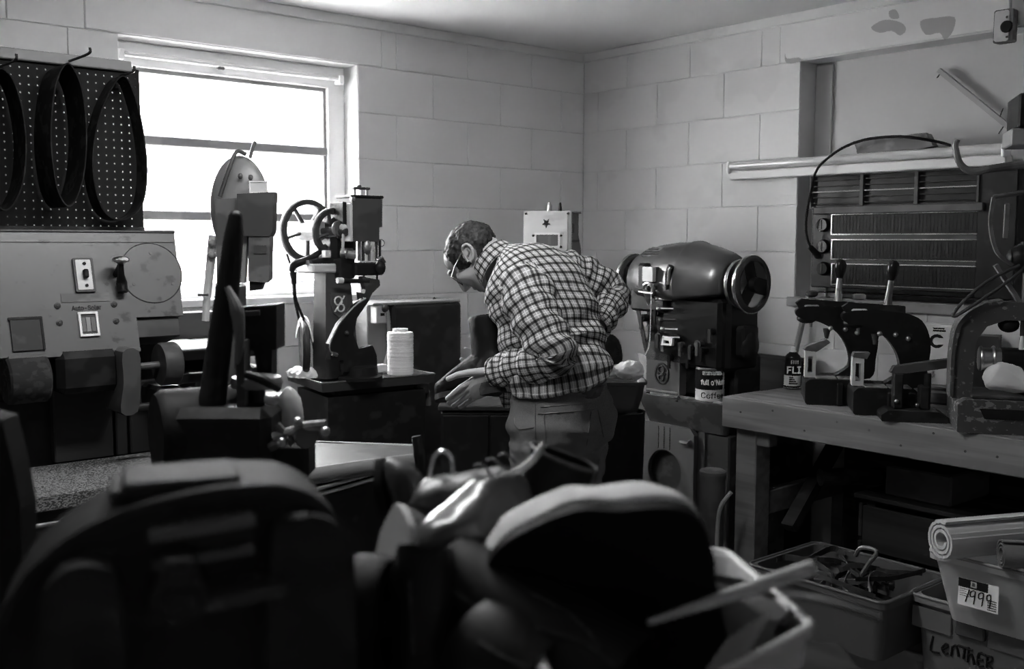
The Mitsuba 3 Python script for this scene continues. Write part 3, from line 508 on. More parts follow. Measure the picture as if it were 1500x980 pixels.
# coffee can on the tray
q = on(1027, 575, 2, zt)
use(Fr(pt(0, 0)*0+CUR.o*A([1, 1, 0])+CUR.a*.165+CUR.b*-.065+A([0, 0, zt-.0118]), None, 10)); r = .055; h = .148
cn = thing('coffee_can', 'black and white coffee can standing on the machine tray', 'can')
part(cn, 'body', LA([(r-.002, 0), (r, .003), (r, h-.003), (r-.002, h), (r-.004, h-.002), (r-.005, .004), (.001, .004)], (0, 0, .0), n=36), 'worn_steel')
part(cn, 'dark_label', LA([(r+.0008, .065), (r+.0008, h-.008)], (0, 0, 0), n=36), 'black_gloss')
part(cn, 'pale_label', LA([(r+.0008, .022), (r+.0008, .064)], (0, 0, 0), n=36), 'light_gray')
part(cn, 'lower_band', LA([(r+.0008, .006), (r+.0008, .018)], (0, 0, 0), n=36), 'mid_iron')
def wrap(g, r0):
    v = A(g.vertices); t = v[:, 0]/r0; g.vertices = np.c_[np.sin(t)*(r0-v[:, 1]), -np.cos(t)*(r0-v[:, 1]), v[:, 2]]; return g
def label_text(s, x, z, h, bold=False, sx=1.0): return wrap(TX(s, (x, 0, z), h, (1, 0, 0), (0, 0, 1), .0012, bold, sx=sx).subdivide(), r+.0009)
part(cn, 'name_lettering', label_text("full o'Nuts", -.004, .094, .020, True, .8), 'white_plastic', False, 'white lettering full of nuts')
part(cn, 'coffee_lettering', label_text('Coffee', -.008, .043, .022, False, 1.0), 'ink', False)
part(cn, 'fine_print', cat(label_text('HEAVENLY COFFEE', -.012, .133, .006, True), label_text('ALL METHOD GRIND', -.01, .125, .006, True)), 'white_plastic', False)
part(cn, 'seam', wrap(B(.038, .05, 0, .001, .008, h-.01, 0).subdivide(), r+.001), 'pale_gray', False)
use(Fr(CUR.o, CUR.a))
solo('brush_handle', TU([(.0, .0, .012), (.012, .008, .1), (.026, .018, .235)], [.006, .007, .005], 10), 'wood_tan', 'pale wooden brush handle standing in the coffee can', 'brush')
# bucket and hose between machine and bench leg
use(WORLD)
bk = thing('bucket', 'dark bucket between the stitching machine and the bench leg', 'bucket')
zb = .60; use(Fr((2.962, 2.365, 0), None))
part(bk, 'body', LA([(.035, 0), (.04, .01), (.046, zb), (.049, zb), (.049, zb+.012), (.043, zb+.012), (.036, .03), (.001, .03)], (0, 0, 0)), 'dark_gray')
part(bk, 'lid', LA([(.05, 0), (.05, .012), (.044, .016)], (0, 0, zb+.0125)), 'mid_iron')
use(WORLD)
solo('drain_hose', TU([on(1066, 722, 0, 2.90)+A([.02, 0, 0]), on(1056, 742, 0, 2.90), on(1051, 775, 0, 2.90), on(1050, 840, 0, 2.90), on(1050, 900, 0, 2.90), on(1050, 990, 0, 2.90)*A([1, 1, 0])+A([0, 0, .008])], .0075, 8), 'gray_paint', 'thin gray drain hose hanging beside the left bench leg', 'hose')
# ---------------------------------------------------------------- tub with crumpled tissue on a black bin
f = use(Fr(P(908, 580, 3.72)*A([1, 1, 0]))); zt2 = pt(905, 562)[2]
solo('waste_bin', LA([(.085, 0), (.09, .01), (.108, zt2-.125), (.11, zt2-.12), (.1, zt2-.12), (.095, zt2-.2)], (0, .12, 0), n=32), 'rubber', 'tall black bin under the plastic tub behind the man', 'bin')
rings = []
for z, w, dd in ((-.115, .085, .07), (-.06, .10, .085), (-.012, .108, .09), (-.01, .116, .098), (.0, .118, .1), (.002, .112, .094), (-.02, .104, .088)):
    s = sbox(-w, -dd, w, dd).buffer(-.035).buffer(.035, 4); c = A(s.exterior.coords)[:-1]; rings.append(np.c_[c[:, 0]-.01, c[:, 1]+.12, c[:, 0]*0+zt2+z])
solo('plastic_tub', LO(rings), mk('tub', .045, .3), 'dark plastic tub of crumpled white tissue beside the stitching machine', 'tub', smooth=40)
for i, (px, py, r, fl_) in enumerate(((889, 545, .036, .8), (922, 543, .058, .62))):
    q = pt(px, py, .10); g = rough(SP((0, 0, 0), (r, .035, r*fl_), 4), .013, 34, i+2); g.apply_translation(q)
    solo('tissue', g, 'paper', ('smaller crumpled white tissue in the tub nearest the man', 'larger crumpled white tissue in the tub near the machine')[i], 'tissue', smooth=20)
q = pt(893, 512, .42); 
hk = thing('backrest_stand', 'rounded black padded backrest on a post behind the white tissue', 'backrest')
use(Fr(P(893, 512, 4.55)*A([1, 1, 0])))
z = pt(893, 512)[2]; part(hk, 'pad', EX(spl([(-.05, 0, z-.06), (.05, 0, z-.06), (.05, 0, z+.02), (.02, 0, z+.062), (-.02, 0, z+.062), (-.05, 0, z+.02)], 5, True), 0, .03), 'leather_black', 40)
part(hk, 'post', CY((0, .03, .02), (0, .03, z-.03), .012), 'black_iron'); part(hk, 'foot', CY((0, .03, 0), (0, .03, .0195), .09, .08), 'black_iron')
# gray board and machine head in the corner
use(Fr((0, YB-.105, 0), (1, 0, 0)))
a, b = pt(850, 400), pt(899, 397)
solo('leaning_board', B(a[0]-.1, b[0], 0, .02, .0, b[2], .002), mk('board_gray', .26, .7), 'tall gray board leaning in the room corner behind the man', 'board', smooth=False)
use(Fr(P(801, 340, 4.42)*A([1, 1, 0]), None, -16))
wm = thing('skiving_machine', 'gray cabinet machine with small window and two top knobs standing in the corner', 'machine')
a, b = pt(767, 309), pt(836, 373)
part(wm, 'front_panel', EX([(a[0], b[2]), (b[0], b[2]), (b[0], a[2]), (a[0], a[2])], 0, .02, r=.006), 'light_gray', False)
c0, c1 = pt(772, 315, -.012), pt(831, 367, -.012)
door = part(wm, 'door', EX([(c0[0], c1[2]), (c1[0], c1[2]), (c1[0], c0[2]), (c0[0], c0[2])], -.012, .012, r=.01), 'light_gray', False)
c0, c1 = pt(783, 341, -.015), pt(820, 363, -.015)
part(door, 'window_frame', frame2(c0[0], c1[0], c1[2], c0[2], -.016, .006, .008), 'pale_gray', False); part(door, 'window_glass', B(c0[0]+.004, c1[0]-.004, -.0135, -.011, c1[2]+.004, c0[2]-.004, 0), 'lens', False)
part(door, 'pull', B((c0[0]+c1[0])/2+.003, (c0[0]+c1[0])/2+.016, -.015, -.013, c1[2]+.008, c0[2]-.01, 0), 'mid_iron', False)
for x in (c0[0]-.005, c1[0]+.005):
    for z in (c0[2]-.012, c1[2]+.004): part(door, 'screw', CY((x, -.012, z), (x, -.019, z), .005, n=10), 'black_iron')
for x in (a[0]+.012, b[0]-.012):
    for z in (a[2]-.012, b[2]+.012): part(wm, 'bolt', CY((x, 0, z), (x, -.006, z), .005, n=10), 'black_iron')
q = pt(800, 327, -.014); ev = [(q[0]+.02*math.cos(t)*(1 if k % 2 else .45), q[2]+.022*math.sin(t)*(1 if k % 2 else .45)) for k, t in enumerate(np.radians(np.arange(10)*36+18))]
part(door, 'emblem', EX(ev, -.0135, .002), 'ink', False, 'small dark star shaped emblem')
a2, b2 = pt(836, 312, .02), pt(836, 372, .02)
sd = Polygon([(0, a2[2]), (.16, a2[2]), (.16, a2[2]-.09), (.22, a2[2]-.16), (.245, a2[2]-.30), (.245, .55), (0, .55)])
g = trimesh.creation.extrude_polygon(sd, b[0]-a[0]-.012, engine='earcut'); v = A(g.vertices); g.vertices = np.c_[a[0]+.006+v[:, 2], .02+v[:, 0], v[:, 1]]; g.fix_normals()
part(wm, 'body', g, 'dark_gray', False)
part(wm, 'side_recess', B(b[0]-.007, b[0]-.005, .04, .09, a2[2]-.085, a2[2]-.045, 0), 'black_iron', False); part(wm, 'side_bar', B(b[0]-.007, b[0]+.002, .03, .16, a2[2]-.125, a2[2]-.115, 0), 'black_iron', False)
part(wm, 'pedestal', B(a[0]+.04, b[0]-.04, .04, .24, 0, .551, .01), 'dark_gray', False)
for px, m, w in ((805, 'steel', .011), (820.5, 'black_iron', .008)):
    q = pt(px, 306, .07); part(wm, 'knob', LA([(.02, 0), (.018, .008), (w, .012), (w, .035 if m == 'steel' else .02), (w*.7, .042), (w*.5, .05)], (q[0], .07, a2[2]-.002)), m)
part(wm, 'top_flange', B(a[0]+.03, b[0]+.02, .03, .12, a2[2]-.001, a2[2]+.006, .002), 'mid_iron', False)
# ---------------------------------------------------------------- pegboard with sanding belts
def tilt(o, a, c):
    f = Fr(o, a); f.a, f.c = A(a, float)/np.linalg.norm(a), A(c, float)/np.linalg.norm(c); f.b = np.cross(f.c, f.a)
    f.M[:3, 0], f.M[:3, 1], f.M[:3, 2] = f.a, f.b, f.c; return f
use(Fr((0, 3.42, 0), (1, 0, 0)))
a, b = pt(-60, 80), pt(210.5, 338); x0, x1, z0, z1 = a[0], b[0], b[2], pt(190, 101)[2]
pg = thing('pegboard', 'dark perforated pegboard standing in front of the window on the left', 'pegboard')
hs = [Point(x1-.012-.0254*i, z1-.03-.0254*j).buffer(.0032, 2) for i in range(22) for j in range(24)]
from shapely import union_all
part(pg, 'board', EX(sbox(x0, z0, x1, z1).difference(union_all(hs)), 0, .004), mk('peg_paint', .016, .7, spec=.2), False)
part(pg, 'top_rail', B(x0, x1-.03, -.02, -.001, z1-.012, z1+.022, .003), 'gray_paint', False)
part(pg, 'post', B(x1-.02, x1-.002, .006, .03, .95, z1, .002), 'dark_gray', False); part(pg, 'post', B(x0+.02, x0+.04, .006, .03, .95, z1, .002), 'dark_gray', False)
part(pg, 'bottom_rail', B(x0, x1, -.012, -.001, z0-.004, z0+.012, .002), 'dark_iron', False)
def belt(pxs, y0, w, lab, px, py):
    k = thing('sanding_belt', lab, 'sanding belt', 'sanding belts on the pegboard')
    c = spl([pt(a, b, y0) for a, b in pxs], 7, True); c[:, 1] = y0+w/2
    m = sweep(c, rect(.0035, w), 1, 4, True, up=None) if 0 else None
    n = len(c); t = np.roll(c, -1, 0)-np.roll(c, 1, 0); t /= np.linalg.norm(t, axis=1, keepdims=True); nn = np.cross(t, [0, 1, 0]); 
    ring = np.stack([c-nn*.002+A([0, -w/2, 0]), c+nn*.002+A([0, -w/2, 0]), c+nn*.002+A([0, w/2, 0]), c-nn*.002+A([0, w/2, 0])], 1)
    ring += A([0, 0, 0]); v = ring.reshape(-1, 3); q = []
    for i in range(n):
        a, b = i*4, (i+1) % n*4
        for j in range(4): q += [[a+j, a+(j+1) % 4, b+(j+1) % 4], [a+j, b+(j+1) % 4, b+j]]
    put(k, trimesh.Trimesh(v, q, process=False), 'belt', 40)
    q = pt(px, py, -.006); part(k, 'peg', TU([q+A([0, .005, .004]), q+A([0, y0-.01+.006, .002]), q+A([0, y0-.018, .018])], .004, 8), 'dark_iron'); return k
belt([(100, 93), (120, 130), (127, 200), (121, 265), (103, 302), (84, 275), (75, 200), (82, 125)], -.19, .17, 'wide dark sanding belt hanging second from the left on the pegboard', 100, 92)
belt([(180, 111), (203, 160), (215, 240), (208, 300), (180, 322), (150, 305), (136, 240), (148, 165)], -.10, .085, 'narrow pear shaped sanding belt hanging nearest the window', 178, 112)
belt([(2, 100), (25, 130), (38, 200), (33, 270), (8, 308), (-20, 270), (-26, 200), (-20, 130)], -.15, .13, 'leftmost dark sanding belt cut by the picture edge', 2, 99)
# ---------------------------------------------------------------- finishing machine, left
use(WORLD)
fm = thing('finishing_machine', 'shoe finishing machine with scuffed gray sloping panel and dusty tray at left', 'machine')
F1 = use(tilt((0, 3.10, 1.32), (1, 0, 0), (0, .266, .964)))
g = pt(255, 341)
pane_ = [pt(x, y) for x, y in ((255, 341), (268.5, 462), (200, 465), (206, 515), (12, 524))]; xl = -.02
body = [(xl, pane_[0][2]), tuple(pane_[0][[0, 2]]), tuple(pane_[1][[0, 2]]), tuple(pane_[2][[0, 2]]), tuple(pane_[3][[0, 2]]), (pane_[4][0], pane_[4][2]), (xl, pane_[4][2]-.004)]
part(fm, 'panel', EX(body, 0, .03), 'gray_enamel', False, 'scuffed gray sloping control panel')
part(fm, 'top_strip', B(xl, pane_[0][0]-.004, -.003, .0, pane_[0][2]-.032, pane_[0][2]-.004, .001), 'gray_enamel', False)
part(fm, 'top_cap', B(xl, pane_[0][0]+.002, -.004, .1, pane_[0][2]-.001, pane_[0][2]+.006, .001), 'dark_iron', False)
part(fm, 'bottom_lip', B(pane_[4][0], pane_[3][0], -.004, .02, pane_[3][2]-.0, pane_[3][2]+.012, .001), 'gray_enamel', False)
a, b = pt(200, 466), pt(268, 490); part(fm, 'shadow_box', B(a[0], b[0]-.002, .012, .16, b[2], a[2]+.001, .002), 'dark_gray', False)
a, b = pt(104.5, 379), pt(140, 428)
sw = part(fm, 'switch_plate', EX([(a[0], b[2]), (b[0], b[2]), (b[0], a[2]), (a[0], a[2])], -.010, .0105, r=.004), 'dark_gray', False)
part(sw, 'face', EX([(a[0]+.006, b[2]+.006), (b[0]-.008, b[2]+.006), (b[0]-.008, a[2]-.006), (a[0]+.006, a[2]-.006)], -.012, .0025, r=.003), 'pale_gray', False)
q = (a+b)/2; part(sw, 'toggle', B(q[0]-.006, q[0]+.008, -.028, -.012, q[2]-.012, q[2]+.014, .003), 'ink', False)
for s in (-1, 1): part(sw, 'screw', CY((q[0]+.002, -.012, q[2]+.033*s), (q[0]+.002, -.0145, q[2]+.033*s), .005, n=10), 'ink')
q = pt(177, 381, -.06); e = pt(180, 428, -.02)
hl = part(fm, 'hand_knob', TU([A([q[0], 0, q[2]-.03]), A([q[0], -.05, q[2]-.012]), q], .008, 10), 'black_iron')
part(hl, 'cap', LA([(.006, -.012), (.022, -.004), (.027, .002), (.022, .008), (.008, .012)], q, (0, -.4, 1)), 'chrome', 50, 'mushroom knob with bright top')
part(hl, 'grip', TU([q+A([0, .004, -.012]), q+A([.002, .02, -.04]), e+A([0, 0, .03]), e], [.008, .010, .016, .015], 12), 'black_gloss')
a = pt(88.5, 430.5); b = pt(161, 441); part(fm, 'dark_strip', B(a[0], b[0], -.0022, .0, b[2], a[2], 0), 'mid_iron', False)
ce = pt(222, 400); R = .094
ds = part(fm, 'round_cover', LA([(R-.003, -.0003), (R-.002, .0016), (.001, .0016)], (ce[0], 0, ce[2]), (0, -1, 0), 48), 'gray_enamel', False); part(fm, 'cover_groove', LA([(R-.001, 0), (R-.001, .0007), (R+.0015, .0007), (R+.0015, 0)], (ce[0], .0001, ce[2]), (0, -1, 0), 48), 'black_iron', False)
for px, py in ((220, 371), (253, 416), (196, 417)): q = pt(px, py); part(ds, 'rivet', CY((q[0], 0, q[2]), (q[0], -.004, q[2]), .0045, n=10), 'mid_iron')
for px, py in ((84, 448), (87, 473), (167, 446), (170, 470.5)): q = pt(px, py); part(fm, 'screw', cat(CY((q[0], .001, q[2]), (q[0], -.004, q[2]), .0085, n=14), SP((q[0], -.004, q[2]), (.005, .002, .005), 1)), 'dark_iron', label=None) if 0 else part(fm, 'screw', LA([(.009, 0), (.009, .003), (.005, .004), (.004, .006), (.001, .006)], (q[0], .0, q[2]), (0, -1, 0), 16), 'dark_iron')
c0, c1 = pt(113, 458), pt(146, 492)
part(fm, 'gauge_frame', frame2(c0[0], c1[0], c1[2], c0[2], -.008, .008, .0065), 'white_plastic', False, 'small white framed nameplate'); gp = part(fm, 'gauge_plate', B(c0[0]+.004, c1[0]-.004, -.004, 0, c1[2]+.004, c0[2]-.004, 0), 'dark_gray', False)
for x, m in ((.25, 'mid_iron'), (.5, 'gray_paint'), (.75, 'mid_iron')): part(gp, 'slot', B(c0[0]+(c1[0]-c0[0])*x-.007, c0[0]+(c1[0]-c0[0])*x+.005, -.006, -.004, c1[2]+.014, c0[2]-.016, 0), m, False)
q = pt(126.5, 451); part(fm, 'lettering', TX('Auto-Soler', (q[0], -.0005, q[2]), .0135, (1, 0, 0), (0, 0, 1), .001, True, sx=.85), 'ink', False, 'dark lettering Auto-Soler')
a, b = pt(13, 468), pt(63, 513); part(fm, 'vent_grid', B(a[0], b[0], -.006, .001, b[2], a[2], .001), 'dark_iron', False); part(fm, 'vent_lip', cat(B(a[0]-.003, b[0]+.006, -.008, -.001, a[2]-.003, a[2]+.004, 0)), 'black_iron', False); part(fm, 'vent_lip', B(b[0], b[0]+.006, -.008, -.001, b[2], a[2]-.0035, 0), 'black_iron', False)
use(Fr((0, 2.98, 0), (1, 0, 0)))
xr = pt(206, 515)[0]
part(fm, 'hood', B(xl, pt(262, 470, .12)[0], .22, .40, 1.0, 1.44, .01), 'black_iron', False); part(fm, 'hood_roof', B(xl, 1.27, .05, .22, 1.40, 1.43, .01), 'black_iron', False) if 0 else None
a, b = pt(15, 526, .02), pt(80, 592, .02); rr = (a[2]-b[2])/2; part(fm, 'brush_roll', CY((a[0], .02+rr, a[2]-rr), (b[0], .02+rr, a[2]-rr), rr, n=28, c=.006), mk('brush', speck(.016, .03, 60, .5), .9), 40, 'dark bristle roll')
a, b = pt(84, 517, .05), pt(180, 572, .05); part(fm, 'roll_guard', B(a[0], b[0], .05, .2, b[2], a[2], .02), 'black_iron', False)
a, b = pt(180, 516, .0), pt(206, 602, .0); part(fm, 'bracket', EX(spl([(a[0], 0, a[2]), (b[0], 0, a[2]), (b[0]+.003, 0, (a[2]+b[2])/2), (b[0]-.008, 0, b[2]), (a[0]-.01, 0, b[2]), (a[0], 0, (a[2]+b[2])/2)], 3, True), 0, .14), 'dark_gray', 40)
q = pt(205, 537, .08); w0 = pt(240, 533, .08); part(fm, 'shaft', CY(q, w0+A([.02, 0, 0]), .011, n=14), 'mid_iron')
part(fm, 'buffing_wheel', LA([(.02, -.028), (.062, -.028), (.066, -.02), (.066, .02), (.062, .028), (.02, .028)], w0+A([.012, 0, 0]), (1, 0, 0), 32), 'dark_gray', 40, 'gray buffing wheel')
part(fm, 'wheel_block', B(w0[0]-.03, w0[0]+.05, .06, .2, w0[2]-.14, w0[2]-.068, .01), 'black_iron', False)
q, e = pt(200, 597, .02), pt(250, 592, .02); part(fm, 'lower_shaft', CY(q, e, .012, n=12), 'black_iron'); part(fm, 'shaft_knob', SP(e, .016, 1), 'mid_iron')
part(fm, 'column', B(xl, pt(250, 600, .1)[0], .24, .42, .0, 1.0, .005), mk('fin_col', .014, .5, spec=.2), False)
mk('cover_dark', .03, .6, spec=.2)
for a_, b_ in ((85, 175), (177, 196), (198, 250)):
    a, b = pt(a_, 585, .15), pt(b_, 652, .15); part(fm, 'front_plate', B(a[0], b[0], .2, .239, .80, a[2]+.05, .004), 'cover_dark', False)
a = pt(20, 735, -.2); 
part(fm, 'dust_tray', B(xl, 1.22, -.2, .20, .775, .80, .003), 'dust', False, 'dusty speckled work tray'); part(fm, 'tray_lip', B(xl, 1.22, -.215, -.2005, .765, .806, .003), 'dust', False)
part(fm, 'tray_rail', CY((xl, -.23, .735), (1.2, -.23, .735), .006, n=10), 'worn_steel'); part(fm, 'tray_apron', B(xl, 1.2, -.19, .2, .05, .764, .004), 'black_iron', False)
# ---------------------------------------------------------------- shelf under the window with white papers
use(WORLD)
sh_ = thing('window_shelf', 'dark stepped shelf under the window between the finishing and nailing machines', 'shelf')
for i, (z, y0) in enumerate(((1.085, 3.42), (1.01, 3.40), (.90, 3.36))): part(sh_, 'board', B(1.33, 1.70, y0, YB-.006, z-.035, z, .003), 'black_iron', False)
part(sh_, 'back_box', B(1.40, 1.70, 3.80, YB-.006, 1.086, 1.19, .003), 'dark_gray', False)
for x in (1.335, 1.67): part(sh_, 'leg', B(x, x+.025, 3.62, 3.65, 0, 1.06, .002), 'black_iron', False); part(sh_, 'leg', B(x, x+.025, 3.9, 3.925, 0, 1.06, .002), 'black_iron', False)
part(sh_, 'front_panel', B(1.45, 1.66, 3.44, 3.46, .902, .974, .002), 'dark_gray', False)
for i, (x0, x1, y0, y1, z, h) in enumerate(((1.37, 1.56, 3.425, 3.79, 1.0855, .006), (1.40, 1.60, 3.37, 3.39, 1.0105, .003), (1.40, 1.62, 3.365, 3.6, .9005, .005), (1.58, 1.69, 3.45, 3.79, 1.0855, .004))):
    solo('paper_sheet', B(x0, x1, y0, y1, z, z+h, .001), 'paper', ('white paper stack on the top board of the window shelf', 'thin white sheet on the middle board of the window shelf', 'white sheet on the lowest board of the window shelf', 'white sheet on the window shelf just behind the dark lever')[i], 'paper', 'papers on the window shelf', False)
# ---------------------------------------------------------------- gray nailing machine before the window
use(Fr(P(350, 300, 3.35)*A([1, 1, 0]), None, 0))
nm = thing('nailing_machine', 'gray nailing machine with round head silhouetted in front of the window', 'machine')
E_ = lambda pxs, y, t, m, name, k=0, **kw: part(nm, name, PX(pxs, y, t, k), m, 40, **kw)
MAT_G = mk('nail_gray', speck(.20, .15, 9, .55, .6), .35)
c = pt(352, 300); R = .099
part(nm, 'round_head', LA([(.02, -.05), (R*.8, -.05), (R, -.02), (R, .02), (R*.8, .045), (.02, .05)], c, (0, -1, 0), 44, .93), MAT_G, 50, 'round gray cast head') if 0 else None
g = SP((0, 0, 0), (.098, .045, .172), 3); g.apply_translation(pt(352, 305, .02)); part(nm, 'round_head', g, MAT_G, 60, 'rounded gray cast head')
E_([(315, 290), (400, 281), (400, 335), (396, 362), (392, 410), (385, 415), (320, 415), (316, 350)], -.05, .11, 'mid_iron', 'head_box') if 0 else None
E_([(347, 284), (400, 281), (399, 338), (395, 346), (347, 346)], -.075, .06, 'dark_gray', 'magazine')
E_([(315, 292), (347, 290), (347, 415), (318, 415)], -.05, .06, 'mid_iron', 'side_casting')
E_([(364, 346), (395, 345), (394, 410), (388, 414), (364, 412)], -.07, .05, 'mid_iron', 'lower_box')
q = pt(381, 365, -.072); part(nm, 'label_plate', B(q[0]-.02, q[0]+.02, -.074, -.07, q[2]-.014, q[2]+.012, 0), 'dark_gray', False)
E_([(366, 411), (386, 413), (382, 424), (366, 426)], -.06, .03, 'black_iron', 'driver_nose')
E_([(340, 346), (362, 346), (358, 414), (344, 414)], -.04, .03, 'gray_paint', 'guide_plate')
E_([(365, 265), (392, 265), (391, 282), (366, 283)], -.05, .003, 'pale_gray', 'glass_window')
part(nm, 'glass_rim', frame2(pt(365, 265, -.05)[0], pt(392, 283, -.05)[0], pt(392, 283, -.05)[2], pt(365, 265, -.05)[2], -.053, .003, .004), 'white_paint', False)
for px, py in ((352, 258), (367, 260)): q = pt(px, py, -.035); part(nm, 'bolt', SP(q, (.008, .006, .010), 1), 'mid_iron')
part(nm, 'pull_rod', TU([pt(322, 288, -.05), pt(334, 252, -.04), pt(346, 223, -.02), pt(360, 226, .0)], .007, 8), 'dark_gray')
part(nm, 'pull_rod', TU([pt(366, 232, 0), pt(371, 214, .0), pt(374, 207, .0)], .006, 8), 'mid_iron')
part(nm, 'feed_tube', TU([pt(313, 345, .0), pt(308, 390, .0), pt(303, 440, .0), pt(301, 470, .0)], [.016, .014, .012, .012], 10), 'pale_gray')
for y in (356, 374): part(nm, 'feed_knob', SP(pt(311, y, -.02), (.015, .014, .012), 1), 'gray_paint')
part(nm, 'treadle_rod', CY(pt(290, 432, -.03), pt(305, 432, -.03), .004, n=8), 'dark_iron')
part(nm, 'column', B(pt(318, 415)[0], pt(352, 415)[0], -.03, .08, .0, pt(330, 420)[2]+.01, .01), 'dark_gray', False); part(nm, 'foot', B(pt(300, 415)[0], pt(380, 415)[0], -.1, .16, 0, .03, .008), 'dark_gray', False)
# ---------------------------------------------------------------- dark lever machine in the middle distance
use(Fr(P(340, 500, 2.1)*A([1, 1, 0]), None, 0))
lm = thing('lever_machine', 'dark out of focus bench machine with tall upright lever left of centre', 'machine')
part(lm, 'lever', TU([pt(345, 318), pt(342, 350), pt(334, 420), pt(322, 500), pt(312, 580), pt(305, 650)], [.014, .020, .0235, .025, .028, .03], 16), 'black_iron', 50, 'tall dark round ended lever')
part(lm, 'lever_tip', SP(pt(345, 318), (.0138, .0138, .0138)), 'black_iron', 50)
part(lm, 'side_strap', TU([pt(333, 420, -.03), pt(347, 455, -.035), pt(351, 500, -.03), pt(349, 540, -.02)], [.006, .014, .01, .008], 10), 'mid_iron')
part(lm, 'upright', PX([(345, 500), (357, 500), (360, 695), (349, 695)], -.03, .05), 'dark_iron', False)
part(lm, 'switch_box', PX([(352, 450), (405, 446), (405, 512), (372, 514), (352, 512)], .04, .08), 'black_iron', False)
part(lm, 'switch_ledge', PX([(350, 457), (380, 455), (380, 462), (350, 464)], .03, .02), 'dark_gray', False)
part(lm, 'box_bracket', PX([(372, 512), (398, 513), (398, 552), (378, 556)], .06, .05), 'black_iron', False)
zb = pt(340, 690)[2]
part(lm, 'motor', LA([(.02, -.1), (.085, -.1), (.095, -.085), (.095, .085), (.085, .1), (.02, .1)], pt(300, 632, .05), (.7, .4, 0), 32), 'rubber', 50)
part(lm, 'bed', B(pt(252, 600)[0], pt(404, 600)[0], -.06, .2, zb-.02, zb+.14, .02), 'black_iron', False)
part(lm, 'bed_column', B(pt(252, 600)[0]+.02, pt(404, 600)[0]-.02, -.03, .16, .0, zb-.019, .02), 'black_iron', False)
part(lm, 'round_table', LA([(.01, -.01), (.05, -.01), (.054, 0), (.05, .012), (.02, .018)], pt(376, 560, .02), (0, 0, 1), 28), 'mid_iron', 50); part(lm, 'spindle', CY(pt(376, 560, .02), pt(376, 640, .02), .018, n=14), 'black_iron')
part(lm, 'handle_bar', TU([pt(360, 548, -.03), pt(385, 556, -.03), pt(410, 571, -.02)], [.008, .010, .008], 10), 'black_iron')
for px, py, r in ((257, 634, .008), (400, 585, .013), (395, 585, .012)): part(lm, 'stud', SP(pt(px, py, -.06), r, 1), 'steel')
cm = [((400, 640), (445, 625)), ((445, 625), (478, 622)), ((405, 622), (430, 650)), ((395, 655), (425, 640)), ((452, 630), (455, 655))]
for i, (p0, p1) in enumerate(cm): part(lm, 'linkage', TU([pt(*p0, -.04), pt(*p1, -.04)], .009+.002*(i % 2), 8, 1), 'worn_steel' if i < 2 else 'mid_iron')
part(lm, 'cam', LA([(.005, -.012), (.022, -.012), (.024, 0), (.022, .012), (.005, .012)], pt(448, 640, -.04), (.4, -1, .2), 24), 'mid_iron', 50)
part(lm, 'cam_block', B(pt(395, 650)[0], pt(455, 650)[0], -.03, .06, pt(400, 700)[2], pt(400, 645)[2], .01), 'black_iron', False)
for px, py in ((476, 632), (436, 618), (412, 648)): part(lm, 'bolt', SP(pt(px, py, -.05), .011, 1), 'steel')
bt = pt(424, 602, .08)
bo = solo('oil_bottle', LA([(.004, -.058), (.026, -.054), (.030, -.03), (.029, .0), (.024, .028), (.012, .046), (.004, .052)], bt, (0, 0, 1), 28), mk('bottle_gray', .45, .25), 'pale rounded oil bottle on the bench machine beside the dark lever', 'bottle', smooth=60)
part(lm, 'bottle_holder', B(bt[0]-.03, bt[0]+.03, .05, .11, bt[2]-.075, bt[2]-.0585, .004), 'black_iron', False); part(lm, 'holder_post', B(bt[0]-.04, bt[0]-.031, .05, .11, zb, bt[2]-.0585, .002), 'black_iron', False)
# ---------------------------------------------------------------- low table with padded edge
use(WORLD)
tb = thing('padded_table', 'low dark table with rounded gray padded edge and bright double rail', 'table')
q = [on(440, 647, 2, .84), on(610, 653, 2, .84), on(613, 668, 2, .84), on(440, 692, 2, .84)]
g = trimesh.convex.convex_hull(np.vstack([A(q), A(q)-[0, 0, .03]])); part(tb, 'top', g, 'dark_gray', False)
part(tb, 'padded_edge', TU([q[3]+A([0, 0, -.015]), (q[2]+q[3])/2+A([0, -.004, -.012]), q[2]+A([0, 0, -.015])], .024, 14), mk('pad_gray', .10, .6), 50, 'rounded gray padded edge')
part(tb, 'back_edge', TU([q[0], q[1]], .005, 8, 1), 'worn_steel')
a, b = on(440, 723, 2, .80), on(556, 691, 2, .80)
for dz in (.0, -.017): part(tb, 'rail', CY(a+A([0, 0, dz]), b+A([0, 0, dz]), .0055, n=10), 'chrome', label='bright metal rail')
part(tb, 'apron', trimesh.convex.convex_hull(np.vstack([[a+A([.01, .02, -.01]), b+A([.0, .02, -.01]), q[1]+A([0, -.02, -.031]), q[0]+A([0, -.02, -.031])], [a+A([.01, .02, -.3]), b+A([0, .02, -.3]), q[1]+A([0, -.02, -.3]), q[0]+A([0, -.02, -.3])]])), 'black_iron', False)
for p_ in (a, b, q[0], q[1]): part(tb, 'leg', CY((p_[0]*.93+.07*q[2][0], p_[1]*.93+.07*q[0][1], 0), (p_[0]*.93+.07*q[2][0], p_[1]*.93+.07*q[0][1], .56), .02, n=10), 'black_iron')
h0 = on(616, 690, 2, .82)
part(tb, 'clamp_lever', TU([h0, h0+A([.0, .0, .05])+R0*-.004, h0+R0*-.012+A([0, 0, .10])], [.012, .016, .013], 12), 'black_gloss', 50)
